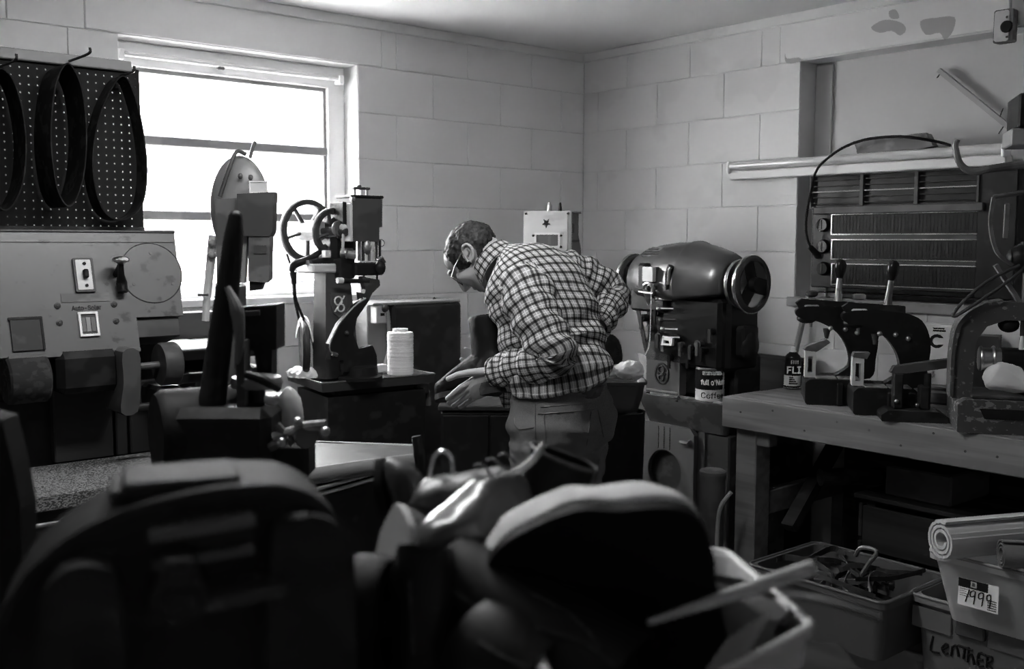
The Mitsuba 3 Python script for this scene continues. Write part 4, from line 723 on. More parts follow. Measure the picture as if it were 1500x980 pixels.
# ---------------------------------------------------------------- post stitching machine on its tray table
tt = thing('machine_stand', 'dark cabinet stand with shallow metal tray top under the post stitcher', 'stand')
use(Fr((0, 3.385, 0), (1, 0, 0))); TZ = .93
c = [on(471, 562, 2, TZ), on(637, 548, 2, TZ), on(637, 548, 2, TZ)+A([.03, .27, 0]), on(420, 545, 2, TZ)]
for q in c: q[2] = 0
mid = sum(c)/4
def traymesh(z0, z1, lip):
    out = []
    for z, g in ((z0, .985), (z1, 1), (z1+lip, 1.0), (z1+lip, .985), (z1, .98)): out.append(A([mid+(p-mid)*g+A([0, 0, z]) for p in c]))
    return LO(out)
use(WORLD)
part(tt, 'tray', traymesh(TZ-.035, TZ-.008, .008), 'dark_iron', False); part(tt, 'lip', sweep(A([p+A([0, 0, TZ+.001]) for p in c]), lambda t: np.c_[np.cos(t), np.sin(t)], .004, 8, True), 'steel')
cc = [mid+(p-mid)*.86 for p in c]; part(tt, 'cabinet', LO([A([p+A([0, 0, z]) for p in cc]) for z in (.02, TZ-.06)]), 'dark_gray' if 0 else 'black_iron', False); part(tt, 'neck', LO([A([mid+(p-mid)*.7+A([0, 0, z]) for p in c]) for z in (TZ-.059, TZ-.0355)]), 'black_iron', False)
q = on(625, 575, 2, .85); part(tt, 'side_bracket', cat(B(q[0]-.03, q[0]+.03, q[1]+.02, q[1]+.1, .84, .90, .004), CY(q+A([.03, .03, -.06]), q+A([.03, .03, .0]), .012, n=10)), 'mid_iron', False)
use(Fr((0, 3.48, 0), (1, 0, 0)))
ps = thing('post_stitcher', 'tall post stitching machine with spoked wheels and shield emblem before the window', 'sewing machine')
zt = TZ+.0005
a, b, c_, d = pt(479, 400), pt(514, 400), pt(531, 553), pt(476, 549)
def col(y0f, y1f, t0, t1, z0, z1):
    return A([[t0[0], y0f, z0], [t0[1], y0f, z0], [t0[1], y1f, z0], [t0[0], y1f, z0]]), A([[t1[0], y0f, z1], [t1[1], y0f, z1], [t1[1], y1f, z1], [t1[0], y1f, z1]])
r0, r1 = col(0, .11, (d[0], c_[0]), (d[0], c_[0]), zt, zt+.05), col(.01, .10, (a[0], b[0]), (a[0], b[0]), 0, a[2])
rings = [r0[0], A([[d[0]+.006, .004, zt+.03], [c_[0]-.01, .004, zt+.03], [c_[0]-.01, .106, zt+.03], [d[0]+.006, .106, zt+.03]]), r1[1]]
cl = part(ps, 'column', LO(rings), mk('stitch_paint', speck(.06, .04, 10, .6, .5), .6, spec=.12), False)
part(ps, 'column_cap', B(a[0]-.06, b[0]-.01, -.0, .13, a[2], a[2]+.036, .006), 'light_gray', False, 'pale flat cap on the column')
e = pt(497, 445, -.0); shp = [(-.036, .045), (.036, .045), (.036, -.005), (.025, -.035), (0, -.055), (-.025, -.035), (-.036, -.005)]
yv = .012
em = part(cl, 'shield', EX([(e[0]+x, e[2]+z) for x, z in shp], yv-.012, .03), 'mid_iron', False, 'cast shield emblem'); part(em, 'shield_inset', EX([(e[0]+x*.82, e[2]+z*.82) for x, z in shp], yv-.014, .004), 'dark_gray', False)
part(em, 'monogram', cat(RI((e[0]-.006, yv-.015, e[2]+.012), (0, 1, 0), .016, .0035, 20, 6), RI((e[0]+.006, yv-.015, e[2]-.016), (0, 1, 0), .014, .0035, 20, 6), TU([(e[0]-.022, yv-.015, e[2]-.03), (e[0]+.022, yv-.015, e[2]+.03)], .003, 6, 1)), 'pale_gray')
ax = A([.12, -.99, .0]); ax /= np.linalg.norm(ax)
def wheel(name, c, R, w, m, n, hubr, hubl, lab=None):
    k = part(ps, name, LA([(R-.022, -w), (R-.004, -w*1.1), (R, -w*.6), (R, w*.6), (R-.004, w*1.1), (R-.022, w), (R-.026, 0), (R-.022, -w)], c, ax, 44), m, 50, lab)
    e, f, d = axis(ax)
    for i in range(n):
        t = 2*np.pi*i/n+.3; u = e*np.cos(t)+f*np.sin(t); v = np.cross(ax, u); sec = lambda tt: np.c_[np.cos(tt)*.007, np.sin(tt)*.014]
        part(k, 'spoke', sweep(A([c+u*hubr*.8, c+u*(R-.014)]), sec, 1, 8, up=v), m, 50)
    part(k, 'hub', CY(c-ax*.02, c+ax*hubl, hubr, hubr*.9, 24), 'light_gray' if name == 'drive_wheel' else m); return k
wc = pt(450, 338, .16); wheel('drive_wheel', wc, .125, .014, 'dark_iron', 5, .042, .085, 'large five spoked drive wheel')
w2 = pt(487, 340, .05); wheel('balance_wheel', w2, .094, .012, 'dark_iron', 4, .028, .05, 'smaller spoked balance wheel')
part(ps, 'main_shaft', CY(wc, w2+ax*.09, .014, n=14), 'dark_iron')
part(ps, 'frame_body', cat(B(pt(480, 390, .06)[0], pt(518, 390, .06)[0], .02, .15, a[2]+.036, a[2]+.22, .02)), 'black_iron', False)
part(ps, 'crank_disc', LA([(.01, -.01), (.03, -.01), (.032, 0), (.03, .01), (.01, .01)], pt(497, 335, .0), ax, 24), 'mid_iron'); part(ps, 'crank_pin', SP(pt(503, 333, -.02), .016, 1), 'pale_gray')
part(ps, 'link_arm', TU([pt(503, 335, -.03), pt(502, 372, -.03)], .006, 8, 1), 'light_gray'); part(ps, 'pivot', LA([(.008, 0), (.02, .002), (.02, .05), (.008, .052)], pt(498, 371, -.0), (1, -.7, 0), 20), 'worn_steel')
part(ps, 'pivot_boss', cat(CY(pt(508, 372, -.05), pt(520, 373, -.06), .018, n=18)), 'worn_steel')
h0, h1 = pt(516, 290, -.05), pt(562, 354, -.05)
hd = part(ps, 'head_cover', EX([(h0[0], h1[2]), (h1[0]-.02, h1[2]), (h1[0]-.02, h1[2]+.055), (h1[0]-.006, h1[2]+.058), (h1[0]-.004, h0[2]), (h0[0], h0[2])], -.05, .11), 'dark_gray', False, 'dark gray head cover')
part(hd, 'side_plate', B(h0[0]-.012, h0[0]-.001, -.055, .05, h1[2]+.0, h0[2]-.02, .002), 'pale_gray', False); part(hd, 'back_plate', B(h0[0]-.03, h0[0]-.013, -.03, .07, h1[2]+.02, h0[2]-.015, .002), 'black_iron', False)
part(hd, 'top_rim', B(h0[0]-.008, h1[0], -.056, .062, h0[2]+.001, h0[2]+.012, .003), 'black_iron', False)
for x in (.03, .06, .085): part(hd, 'oil_cup_post', CY((h0[0]+x, -.02, h0[2]+.012), (h0[0]+x, -.02, h0[2]+.035), .005, n=8), 'worn_steel')
part(hd, 'oil_cup_rail', cat(B(h0[0]+.02, h0[0]+.095, -.03, -.01, h0[2]+.035, h0[2]+.044, .002), SP((h0[0]+.05, -.02, h0[2]+.047), (.01, .008, .006), 1)), 'dark_iron', False); part(hd, 'side_knob', CY((h0[0]-.012, -.058, h0[2]-.003), (h0[0]+.004, -.058, h0[2]-.003), .008, n=12), 'worn_steel')
part(ps, 'key_ring', RI(pt(558, 356, -.02), (.3, 1, 0), .014, .0018, 24, 6), 'dark_iron')
for px, m in ((526, 'worn_steel'), (532, 'dark_iron'), (541, 'worn_steel'), (551, 'dark_iron'), (556, 'black_iron')): part(ps, 'needle_rod', CY(pt(px, 352, -.03), pt(px, 382, -.03), .006, n=10), m)
part(ps, 'cam_slide', cat(SP(pt(539, 358, -.045), (.02, .012, .022), 1), SP(pt(537, 370, -.04), (.016, .012, .018), 1)), 'worn_steel') if 0 else part(ps, 'cam_slide', SP(pt(538, 362, -.045), (.017, .012, .03), 2), 'worn_steel')
k0, k1 = pt(521, 385, -.06), pt(563, 403, -.06); part(ps, 'lower_block', B(k0[0], k1[0], -.06, .03, k1[2], k0[2], .006), 'black_iron', False); part(ps, 'block_knob', SP(pt(557, 392, -.07), (.022, .02, .028), 2), 'black_iron'); part(ps, 'block_stud', CY(pt(556, 378, -.06), pt(561, 386, -.06), .014, n=12), 'dark_iron')
part(ps, 'mid_block', B(pt(496, 400, -.02)[0], pt(519, 400, -.02)[0], -.03, .05, pt(496, 408)[2], pt(496, 378)[2], .006), 'black_iron', False)
part(ps, 'presser_bar', CY(pt(497, 411, -.05), pt(540, 412, -.055), .009, n=12), 'black_iron'); part(ps, 'bar_end', CY(pt(494, 411, -.05), pt(502, 411, -.05), .012, n=12), 'pale_gray')
part(ps, 'presser_foot', cat(PX([(530, 405), (556, 410), (557, 418), (545, 430), (540, 441), (531, 438), (536, 424)], -.06, .03), PX([(526, 428), (540, 432), (536, 445), (528, 446)], -.055, .02)), 'dark_iron', False)
for px in (533, 552): part(ps, 'guide_rod', CY(pt(px, 400, -.03), pt(px, 412, -.03), .005, n=8), 'dark_iron')
part(ps, 'treadle_arm', TU([pt(427, 396, .1), pt(431, 388, .08), pt(446, 382, .06), pt(462, 374, .06), pt(478, 360, .06)], [.012, .016, .014, .012, .01], 12), 'black_iron'); part(ps, 'arm_sleeve', CY(pt(455, 387, .03), pt(485, 383, .03), .018, n=16), 'black_iron')
part(ps, 'arm_nut', CY(pt(448, 386, .05), pt(456, 385, .05), .014, n=8), 'worn_steel'); part(ps, 'switch_body', CY(pt(429, 398, .1), pt(431, 416, .1), .014, .009, 12), 'black_iron'); part(ps, 'small_block', B(*(lambda q: (q[0]-.012, q[0]+.012, -.01, .02, q[2]-.014, q[2]+.014))(pt(479, 372, .0)), .002), 'pale_gray', False)
for path in ([(430, 414), (432, 440), (440, 480), (446, 540), (450, 580), (450, 640)], [(431, 416), (434, 440), (446, 470), (458, 500), (462, 525)], [(420, 372), (427, 392)]): part(ps, 'cable', TU([pt(x, y, .12+.31*min(1, max(0, (y-440)/60)) if path[-1][1] > 600 else .12) for x, y in path], .0055, 8), 'rubber') if path[0][0] != 420 else part(ps, 'pull_wire', TU([pt(x, y, .14) for x, y in path], .004, 6, 1), 'black_iron')
wc3 = pt(446, 508, .13); part(ps, 'motor_pulley', LA([(.02, -.012), (.10, -.014), (.106, -.006), (.106, .006), (.10, .014), (.02, .012)], wc3, (.92, -.4, 0), 36), 'dark_iron', 50); part(ps, 'pulley_guard', sweep(A([wc3+.108*A([-.4*math.sin(t)*.0+0, 0, 0])+A([.4*math.cos(t)*.108*.4, .92*math.cos(t)*.108, math.sin(t)*.108]) for t in np.linspace(.3, 2.9, 14)]), rect(.006, .03), 1, 4, up=(.92, -.4, 0)), 'light_gray', False)
horn = [(484, 527), (483, 504), (497, 475), (519, 449), (536, 436), (541, 440), (523, 466), (518, 490), (526, 511), (546, 506), (552, 520), (553, 543), (504, 545), (503, 528)]
part(ps, 'work_horn', PX(horn, -.10, .03), 'black_iron', False, 'curved black work horn'); part(ps, 'horn_edge', TU([pt(x, y, -.10) for x, y in ((488, 522), (483, 506), (497, 475), (519, 449), (536, 437))], .003, 8), 'worn_steel'); part(ps, 'horn_stud', SP(pt(508, 488, -.105), .01, 1), 'dark_iron')
q = pt(528, 553, -.075); q[2] = zt; part(ps, 'horn_base', LA([(.085, 0), (.085, .012), (.07, .018), (.066, .05), (.05, .056)], q, (0, 0, 1), 32), 'black_iron', 40)
part(ps, 'foot_plate', CY(pt(486, 518, -.105), pt(494, 520, -.105), .008, n=10), 'steel')
# things on the tray
q = on(447, 552, 2, TZ); use(Fr(q, None))
g = rough(SP((0, 0, 0), (.072, .05, .034), 4), .022, 26, 4); v = A(g.vertices); v[:, 2] = np.maximum(v[:, 2], -.006)+.0065; g.vertices = v; g.apply_translation([0, .0, 0])
solo('cleaning_cloth', g, 'rag', 'crumpled white cloth on the left corner of the metal tray', 'cloth', smooth=25)
q = on(597, 551, 2, TZ); use(Fr(q, (1, 0, 0)))
th = thing('thread_cone', 'large white cone of thread standing on the metal tray', 'thread')
def thr(z): return .0525+.0004*math.sin(z*410)+.0003*math.sin(z*97)
part(th, 'winding', LA([(.045, .0), (.052, .004)]+[(thr(z), z) for z in np.arange(.006, .168, .0012)]+[(.05, .172), (.03, .174)], (0, .05, .001), (0, 0, 1), 40), 'thread', 50)
part(th, 'core', LA([(.031, 0), (.031, .012), (.022, .012), (.02, .002)], (0, .05, .1755), (0, 0, 1), 28), 'pale_gray')
q = on(569, 547, 2, TZ); solo('small_carton', B(q[0]-.035-CUR.o[0], q[0]+.03-CUR.o[0], q[1]+.05-CUR.o[1], q[1]+.09-CUR.o[1], .0, .03, .002), 'light_gray', 'small pale carton lying beside the thread cone', 'box', smooth=False)
# ---------------------------------------------------------------- dark motor cabinet against the left wall
use(Fr((0, 3.70, 0), (1, 0, 0)))
a, b = pt(576, 447), pt(677, 448); dc = thing('motor_cabinet', 'dark metal cabinet with outlet and conduit behind the thread cone', 'cabinet')
part(dc, 'body', B(a[0], b[0], 0, .235, .0, a[2], .012), mk('cab_dark', speck(.022, .034, 8, .5), .45, spec=.25), False)
part(dc, 'top_sheet', B(a[0]-.10, b[0]-.004, .004, .235, a[2]+.0, a[2]+.012, .004), 'gray_paint', False); part(dc, 'side_panel', B(a[0]-.10, a[0]-.001, .05, .235, .0, a[2]-.001, .004), 'gray_paint', False)
q = pt(552, 458, .04); ol = part(dc, 'outlet_box', B(q[0]-.028, q[0]+.032, .0, .049, q[2]-.045, q[2]+.03, .004), 'light_gray', False); part(ol, 'outlet_slot', B(q[0]-.008, q[0]+.012, -.002, .0, q[2]-.012, q[2]+.0, 0), 'ink', False)
part(dc, 'conduit', TU([pt(553, 450, .02)+A([.03, 0, 0]), pt(566, 452, .0), pt(569, 470, -.01), pt(570, 510, -.01), pt(564, 535, -.01), pt(560, 560, -.01)], .009, 10), 'gray_paint'); part(dc, 'conduit_elbow', SP(pt(564, 452, .0), .017, 2), 'dark_iron')
part(dc, 'bolt', SP((pt(636, 447, .1)[0], .1, a[2]+.014), .007, 1), 'black_iron')
# low black cabinet in front of the motor cabinet
use(Fr(P(700, 650, 3.75)*A([1, 1, 0]), None, 0))
a, b = pt(645, 594), pt(764, 594)
lc = thing('low_cabinet', 'low black cabinet below the held boot beside the machine stand', 'cabinet')
part(lc, 'body', B(a[0], b[0], 0, .26, .0, a[2]-.02, .01), 'black_iron', False); part(lc, 'top', B(a[0]-.008, b[0]+.008, -.008, .268, a[2]-.0195, a[2], .004), 'dark_iron', False)
q = pt(716, 640); part(lc, 'door', B(a[0]+.01, q[0], -.012, -.0005, .04, a[2]-.035, .003), 'black_iron', False); part(lc, 'door', B(q[0]+.006, b[0]-.01, -.012, -.0005, .04, a[2]-.035, .003), 'black_iron', False)
# ---------------------------------------------------------------- the man
use(Fr(P(815, 560, 3.1)*A([1, 1, 0]), None, 0))
MF = CUR
def smo(g, it, lim=.010):
    v0 = A(g.vertices).copy(); trimesh.smoothing.filter_taubin(g, lamb=.5, nu=.52, iterations=it); d = A(g.vertices)-v0; L = np.linalg.norm(d, axis=1, keepdims=True)+1e-9; g.vertices = v0+d*np.minimum(1, lim/L); return g
def H(balls, fine=.012, smooth=8, vol=True):
    """One body from chains of balls ((x, y, z), r): the hull of each neighbouring pair, joined and smoothed."""
    m = manifold3d.Manifold()
    for ch in balls:
        for (a, ra), (b, rb) in zip(ch[:-1], ch[1:]):
            m = m + manifold3d.Manifold.batch_hull([manifold3d.Manifold.sphere(float(ra), 20).translate([float(t) for t in a]), manifold3d.Manifold.sphere(float(rb), 20).translate([float(t) for t in b])])
    m = m.refine_to_length(fine).to_mesh(); g = trimesh.Trimesh(m.vert_properties[:, :3], m.tri_verts); g.merge_vertices()
    if smooth: smo(g, smooth)
    return g
def loft(cs, lat, rad, n=40, up=None, disp=None, ex=2.3):
    """Cloth over a chain of centres: rings with half widths rad = [(a, b)], lat the ring's first axis; returns mesh and uv (metres)."""
    cs = A(cs, float); t = np.gradient(cs, axis=0); t /= np.linalg.norm(t, axis=1, keepdims=True); s = np.r_[0, np.cumsum(np.linalg.norm(np.diff(cs, axis=0), axis=1))]
    th = np.linspace(0, 2*np.pi, n+1); rs, uv = [], []; cir = np.mean([2*np.pi*math.sqrt((a*a+b*b)/2) for a, b in rad])
    for k in range(len(cs)):
        l = A(lat[k] if np.ndim(lat) > 1 else lat, float); l = l-(l@t[k])*t[k]; l /= np.linalg.norm(l); f = np.cross(t[k], l); a, b = rad[k]
        c, q = np.cos(th), np.sin(th); sg = lambda x: np.sign(x)*np.abs(x)**(2/ex)
        rs.append(cs[k]+np.outer(sg(c)*a, l)+np.outer(sg(q)*b, f)); uv.append(np.c_[th/2/np.pi*cir, th*0+s[k]])
    v = np.vstack(rs); uv = np.vstack(uv); m = n+1; q = []
    for k in range(len(cs)-1):
        i = np.arange(n); q += [np.c_[k*m+i, k*m+i+1, (k+1)*m+i+1], np.c_[k*m+i, (k+1)*m+i+1, (k+1)*m+i]]
    g = trimesh.Trimesh(v, np.vstack(q), process=False)
    if disp is not None:
        nn = A(g.vertex_normals).reshape(len(cs), m, 3); nn[:, 0] = nn[:, -1] = (nn[:, 0]+nn[:, -1]); nn /= np.linalg.norm(nn, axis=2, keepdims=True); nn = nn.reshape(-1, 3)
        o = v-np.repeat(cs, m, 0)
        if ((nn*o).sum(1) < 0).mean() > .5: nn = -nn
        g.vertices = v+nn*disp(v, uv, s[-1], cir)[:, None]
    return g, uv
def inter(pts, m, k):
    p = spl(pts, k); x = np.linspace(0, len(p)-1, m); return np.stack([np.interp(x, np.arange(len(p)), p[:, j]) for j in range(p.shape[1])], 1)
pers = thing('person', 'balding man in plaid shirt and jeans bending over a boot he holds', 'person')
FA = A([-.80, .60, 0]); LA_ = A([-.60, -.80, 0])              # where he faces, and his left
hc = pt(692, 372, .20)
# head axes: face down and to the left, crown to the upper left
fd = A([-.50, .16, -.85]); fd /= np.linalg.norm(fd); hu = A([-.84, .22, .50]); hu -= (hu@fd)*fd; hu /= np.linalg.norm(hu); hl = np.cross(hu, fd)   # his left is towards us
if hl[1] > 0: hl = -hl
hp = lambda f, u, l: hc+fd*f+hu*u+hl*l
def ell(c, rf, ru, rl, sub=3):
    g = trimesh.creation.icosphere(sub); v = A(g.vertices); g.vertices = c+np.outer(v[:, 0]*rf, fd)+np.outer(v[:, 1]*ru, hu)+np.outer(v[:, 2]*rl, hl); g.fix_normals(); return g
def man_(g): return manifold3d.Manifold(manifold3d.Mesh(np.asarray(g.vertices, np.float32), np.asarray(g.faces, np.uint32)))
def back(m):
    m = m.to_mesh(); g = trimesh.Trimesh(m.vert_properties[:, :3], m.tri_verts); g.merge_vertices(); return g
def hul(*bs): return manifold3d.Manifold.batch_hull([man_(SP(c, r, 2)) for c, r in bs])
head = man_(ell(hp(-.006, .012, 0), .093, .078, .074))
head += man_(ell(hp(.03, .02, 0), .058, .062, .063))
head += hul((hp(.045, -.045, .038), .026), (hp(.045, -.045, -.038), .026), (hp(.062, -.098, .014), .019), (hp(.062, -.098, -.014), .019), (hp(.0, -.05, .045), .024), (hp(.0, -.05, -.045), .024), (hp(.066, -.02, .03), .024), (hp(.066, -.02, -.03), .024))
head += hul((hp(.086, .012, .0), .011), (hp(.108, -.036, 0), .0105), (hp(.085, -.04, .014), .010), (hp(.085, -.04, -.014), .010))
head += hul((hp(.083, .022, .03), .011), (hp(.088, .02, 0), .010), (hp(.083, .022, -.03), .011))
head += hul((hp(.082, -.066, .018), .008), (hp(.086, -.064, 0), .009), (hp(.082, -.066, -.018), .008)); head += hul((hp(.079, -.079, .015), .008), (hp(.083, -.08, 0), .009), (hp(.079, -.079, -.015), .008))
neckb = pt(738, 402, .17); head += hul((hp(-.03, -.03, 0), .055), (neckb, .062))
chain = lambda *b: manifold3d.Manifold.compose([]) if 0 else sum((hul(x, y) for x, y in zip(b[:-1], b[1:])), manifold3d.Manifold())
el, wr_ = pt(806, 515, -.14), pt(722, 545, .0)
sh_l, sh_r = pt(768, 428, -.06), pt(820, 405, .26); er, wr2 = pt(893, 432, .30), pt(868, 492, .12)
body = head+chain((neckb, .06), (pt(770, 425, .12), .10), (pt(800, 490, .05), .10), (pt(818, 560, .0), .09), (pt(822, 600, 0), .085))
body += chain((sh_l, .045), (el, .036), (wr_, .0245)); body += chain((sh_r, .045), (er, .036), (wr2, .026))
for s, kx in ((-1, 795), (1, 842)): body += chain((pt(822, 615, 0)+A([.6, .8, 0])*.07*s, .07), (pt(820, 800, 0)+A([.6, .8, 0])*.09*s+FA*.02, .05), (A([pt(820, 800, 0)[0], 0, .09])+A([.6, .8, 0])*.10*s, .036))
# near hand: palm, thumb along the top, four fingers curled under the boot
pw = pt(716, 549, .01); kn = [pt(692, 558, .0), pt(690, 566, .0), pt(692, 574, .005), pt(696, 581, .012)]
body += hul((wr_, .024), (pw, .023), (pt(718, 562, .015), .020)); body += hul((pw, .021), (kn[0], .0125), (kn[1], .0125), (kn[2], .012), (kn[3], .011), (pt(714, 572, .02), .016))
body += chain((pt(708, 545, -.004), .0145), (pt(688, 546, -.012), .0115), (pt(671, 549, -.012), .0098), (pt(657, 555, -.006), .0085))
for k, (m1, m2, m3) in enumerate((((676, 567), (664, 577), (656, 584)), ((676, 576), (665, 585), (658, 590)), ((680, 583), (671, 590), (664, 594)), ((687, 588), (680, 593), (674, 596)))):
    y = -.004+.012*k; r = (.0098, .0098, .0092, .0085)[k]
    body += chain((kn[k], r+.0015), (pt(*m1, y+.0), r), (pt(*m2, y+.012), r*.92), (pt(*m3, y+.03), r*.84))
body += hul((wr2, .026), (pt(862, 505, .07), .024), (pt(858, 512, .04), .018))
for k in range(4): body += chain((pt(860, 503+4*k, .05), .010), (pt(850, 508+5*k, .02), .009), (pt(842, 512+5*k, .02), .008))
g = body.refine_to_length(.011).to_mesh(); g = trimesh.Trimesh(g.vert_properties[:, :3], g.tri_verts); g.merge_vertices()
smo(g, 6, .006); put(pers+'__body', g, 'skin', True); labels[pers+'__body'] = {'label': 'bare head, forearm and hand'}
# ear, hair, glasses, eye
e0 = hp(-.010, -.006, .070)
eu = A([-.42, .05, .90]); eu -= (eu@hl)*hl; eu /= np.linalg.norm(eu); ef = np.cross(eu, hl); ef *= np.sign(ef@fd)
part(pers, 'ear', TU([e0+ef*.012+eu*-.024+hl*.004, e0+ef*.014+eu*.008+hl*.004, e0+ef*.005+eu*.025+hl*.010, e0+ef*-.012+eu*.024+hl*.013, e0+ef*-.019+eu*.004+hl*.012, e0+ef*-.010+eu*-.018+hl*.008, e0+ef*.004+eu*-.027+hl*.004], [.004, .004, .0048, .0052, .0052, .0056, .006], 8), 'skin', 50)
g = SP((0, 0, 0), (1, 1, 1), 2); v = A(g.vertices); g.vertices = e0+hl*.004+np.outer(v[:, 0]*.015, ef)+np.outer(v[:, 1]*.025, eu)+np.outer(v[:, 2]*.005, hl); part(pers, 'inner_ear', g, 'skin', 50)
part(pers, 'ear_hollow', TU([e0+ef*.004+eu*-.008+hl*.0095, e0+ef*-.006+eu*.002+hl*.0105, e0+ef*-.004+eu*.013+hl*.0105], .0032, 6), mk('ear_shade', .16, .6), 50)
cr = ell(hp(-.008, .014, 0), .0965, .081, .0785, 5); v = A(cr.vertices)-hc; f, u, l = v@fd, v@hu, v@hl
n_ = meshkit.fbm(A(cr.vertices)*60, 3, 2)
line = np.where(np.abs(l) > .04, .046+.010*n_-1.1*np.clip(-.012-u, 0, 1)-.25*np.clip(u-.03, 0, 1), .006+.02*n_)
ev = v-(e0-hc); en = np.hypot((ev@ef+.002)/.021, (ev@eu)/.030)
keep = (f < line) & (u > np.where(f > -.01, -.030, -.046)) & ~((en < 1) & (l > .03))
cr.vertices = A(cr.vertices)+A(cr.vertex_normals)*((n_-.5)*.010)[:, None]
cr.update_faces(keep[cr.faces].all(1)); cr.remove_unreferenced_vertices(); part(pers, 'hair', cr, 'hair', True, 'short dark receding hair')
for s in (1, -1):
    part(pers, 'glasses_temple', TU([hp(.0, .012, .078*s), hp(.05, .010, .074*s), hp(.088, .006, .058*s)], .0022, 6, 1), 'steel', label='thin spectacle arm') if s == 1 else None
    gl = RI(hp(.094, -.010, .033*s), fd+hl*.25*s, .020, .0016, 24, 6); part(pers, 'glasses_rim', gl, 'dark_iron')
    part(pers, 'glasses_lens', CY(hp(.1035, -.006, .034*s), hp(.1045, -.006, .034*s), .022), 'pane' if 0 else 'lens', False) if 0 else None
    part(pers, 'eye', SP(hp(.073, -.008, .032*s), .012, 2), 'pale_gray', 60)
    part(pers, 'iris', SP(hp(.0815, -.012, .032*s), .0048, 1), 'ink', 60)
    part(pers, 'eyebrow', TU([hp(.086, .020, .016*s), hp(.088, .024, .032*s), hp(.076, .020, .046*s)], .0040, 6), 'hair')
part(pers, 'glasses_bridge', TU([hp(.096, -.004, .012), hp(.099, -.001, 0), hp(.096, -.004, -.012)], .0016, 6), 'dark_iron')
# plaid
def plaid(p, n, uv):
    def lines(t, per):
        f = t/per; f = f-dr.floor(f)
        d = smoothstep(.04, .12, f)*(1-smoothstep(.30, .38, f)); w = smoothstep(.64, .68, f)*(1-smoothstep(.74, .78, f)); return d, w
    d1, w1 = lines(uv.x, .0235); d2, w2 = lines(uv.y, .0235)
    c = .30*(1-.82*d1)*(1-.82*d2)+.26*dr.maximum(w1*(1-.7*d2), w2*(1-.7*d1)); return mi.Color3f(c*(.9+.2*fbm(p.x*300, p.y*300, p.z*300, 2)))
mk('plaid', mikit.proc(plaid), .85, spec=.2, sheen=.3)
wr3 = lambda v, f, s: meshkit.fbm(v*f, 3, s)-.5
def fold(v, uv, L, C):
    return .016*wr3(v*A([1, 1, 1.6]), 9, 3)+.009*np.sin(uv[:, 1]*70+8*wr3(v, 8, 7)+np.sin(uv[:, 0]/C*6.28*2)*2.2)*np.clip(1.2-uv[:, 1]/L*1.4, .12, 1)
sp = [(822, 562, .0), (819, 542, .0), (812, 510, .025), (803, 468, .05), (790, 432, .08), (772, 408, .11), (754, 396, .135), (740, 392, .15)]
cs = inter([pt(x, y, d) for x, y, d in sp], 64, 12)
rad = inter([(.165, .142, 0), (.172, .142, 0), (.178, .138, 0), (.19, .132, 0), (.205, .128, 0), (.195, .115, 0), (.13, .092, 0), (.072, .070, 0)], 64, 12)[:, :2]
g, uv = loft(cs, A([.60, .80, .0]), rad, 72, disp=fold)
def uvput(name, g, uv, m, lab=None):
    k = uniq(pers+'__'+name); put(k, g, m, True, uv=uv)
    if lab: labels[k] = {'label': lab}
    return k
uvput('shirt', g, uv, 'plaid', 'light and dark plaid shirt'); SHIRT = g
def sleevefold(v, uv, L, C): return .012*wr3(v, 11, 9)+.006*np.sin(uv[:, 1]*95+7*wr3(v, 10, 5)+np.sin(uv[:, 0]/C*6.28)*2.5)
for nm, path, r in (('sleeve', [(752, 412, .02, .075), (768, 428, -.05, .088), (786, 468, -.105, .080), (804, 506, -.14, .074), (810, 522, -.145, .070), (792, 530, -.128, .066), (765, 535, -.085, .056), (742, 541, -.045, .050), (727, 546, -.012, .046)], None),
                    ('sleeve', [(800, 400, .22, .075), (824, 404, .27, .085), (856, 412, .30, .080), (884, 425, .31, .070), (897, 436, .30, .064), (891, 450, .27, .058), (880, 468, .20, .052), (873, 480, .16, .048)], None)):
    c = A([np.r_[pt(x, y, d), rr, 0] for x, y, d, rr in path]); ii = inter(c, 56, 10); g, uv = loft(ii[:, :3], A([.1, -.3, 1]), np.c_[ii[:, 3], ii[:, 3]*.92], 40, disp=sleevefold, ex=2.0); uvput(nm, g, uv, 'plaid')
    e = ii[-1, :3]; tt = ii[-1, :3]-ii[-4, :3]; g, uv = loft([e-tt*.55, e-tt*.2, e+tt*.12, e+tt*.3], A([.1, -.3, 1]), [(ii[-1, 3]*q, ii[-1, 3]*q*.92) for q in (1.0, 1.09, 1.08, .9)], 36, ex=2); uvput('cuff', g, uv, 'plaid')
# collar
cc_ = pt(729, 388, .16); tt = pt(722, 380, .17)-pt(750, 404, .13); 
cs = [cc_-tt/np.linalg.norm(tt)*.022, cc_, cc_+tt/np.linalg.norm(tt)*.028, cc_+tt/np.linalg.norm(tt)*.034, cc_-tt/np.linalg.norm(tt)*-.01]
g, uv = loft(inter(cs[:4], 12, 6), A([.60, .80, 0]), np.linspace((.086, .082), (.070, .072), 12), 40, ex=2); uvput('collar', g, uv, 'plaid')
# hanging shirt front below the arm
g = rough(H([[(pt(756, 548, -.02), .035), (pt(745, 572, .03), .035), (pt(742, 590, .05), .018)], [(pt(775, 560, -.05), .05), (pt(752, 570, .0), .04)]], .014, 10), .012, 14, 6); v = A(g.vertices)
uvput('shirt_tail', g, np.c_[v[:, 0], v[:, 2]], 'plaid')
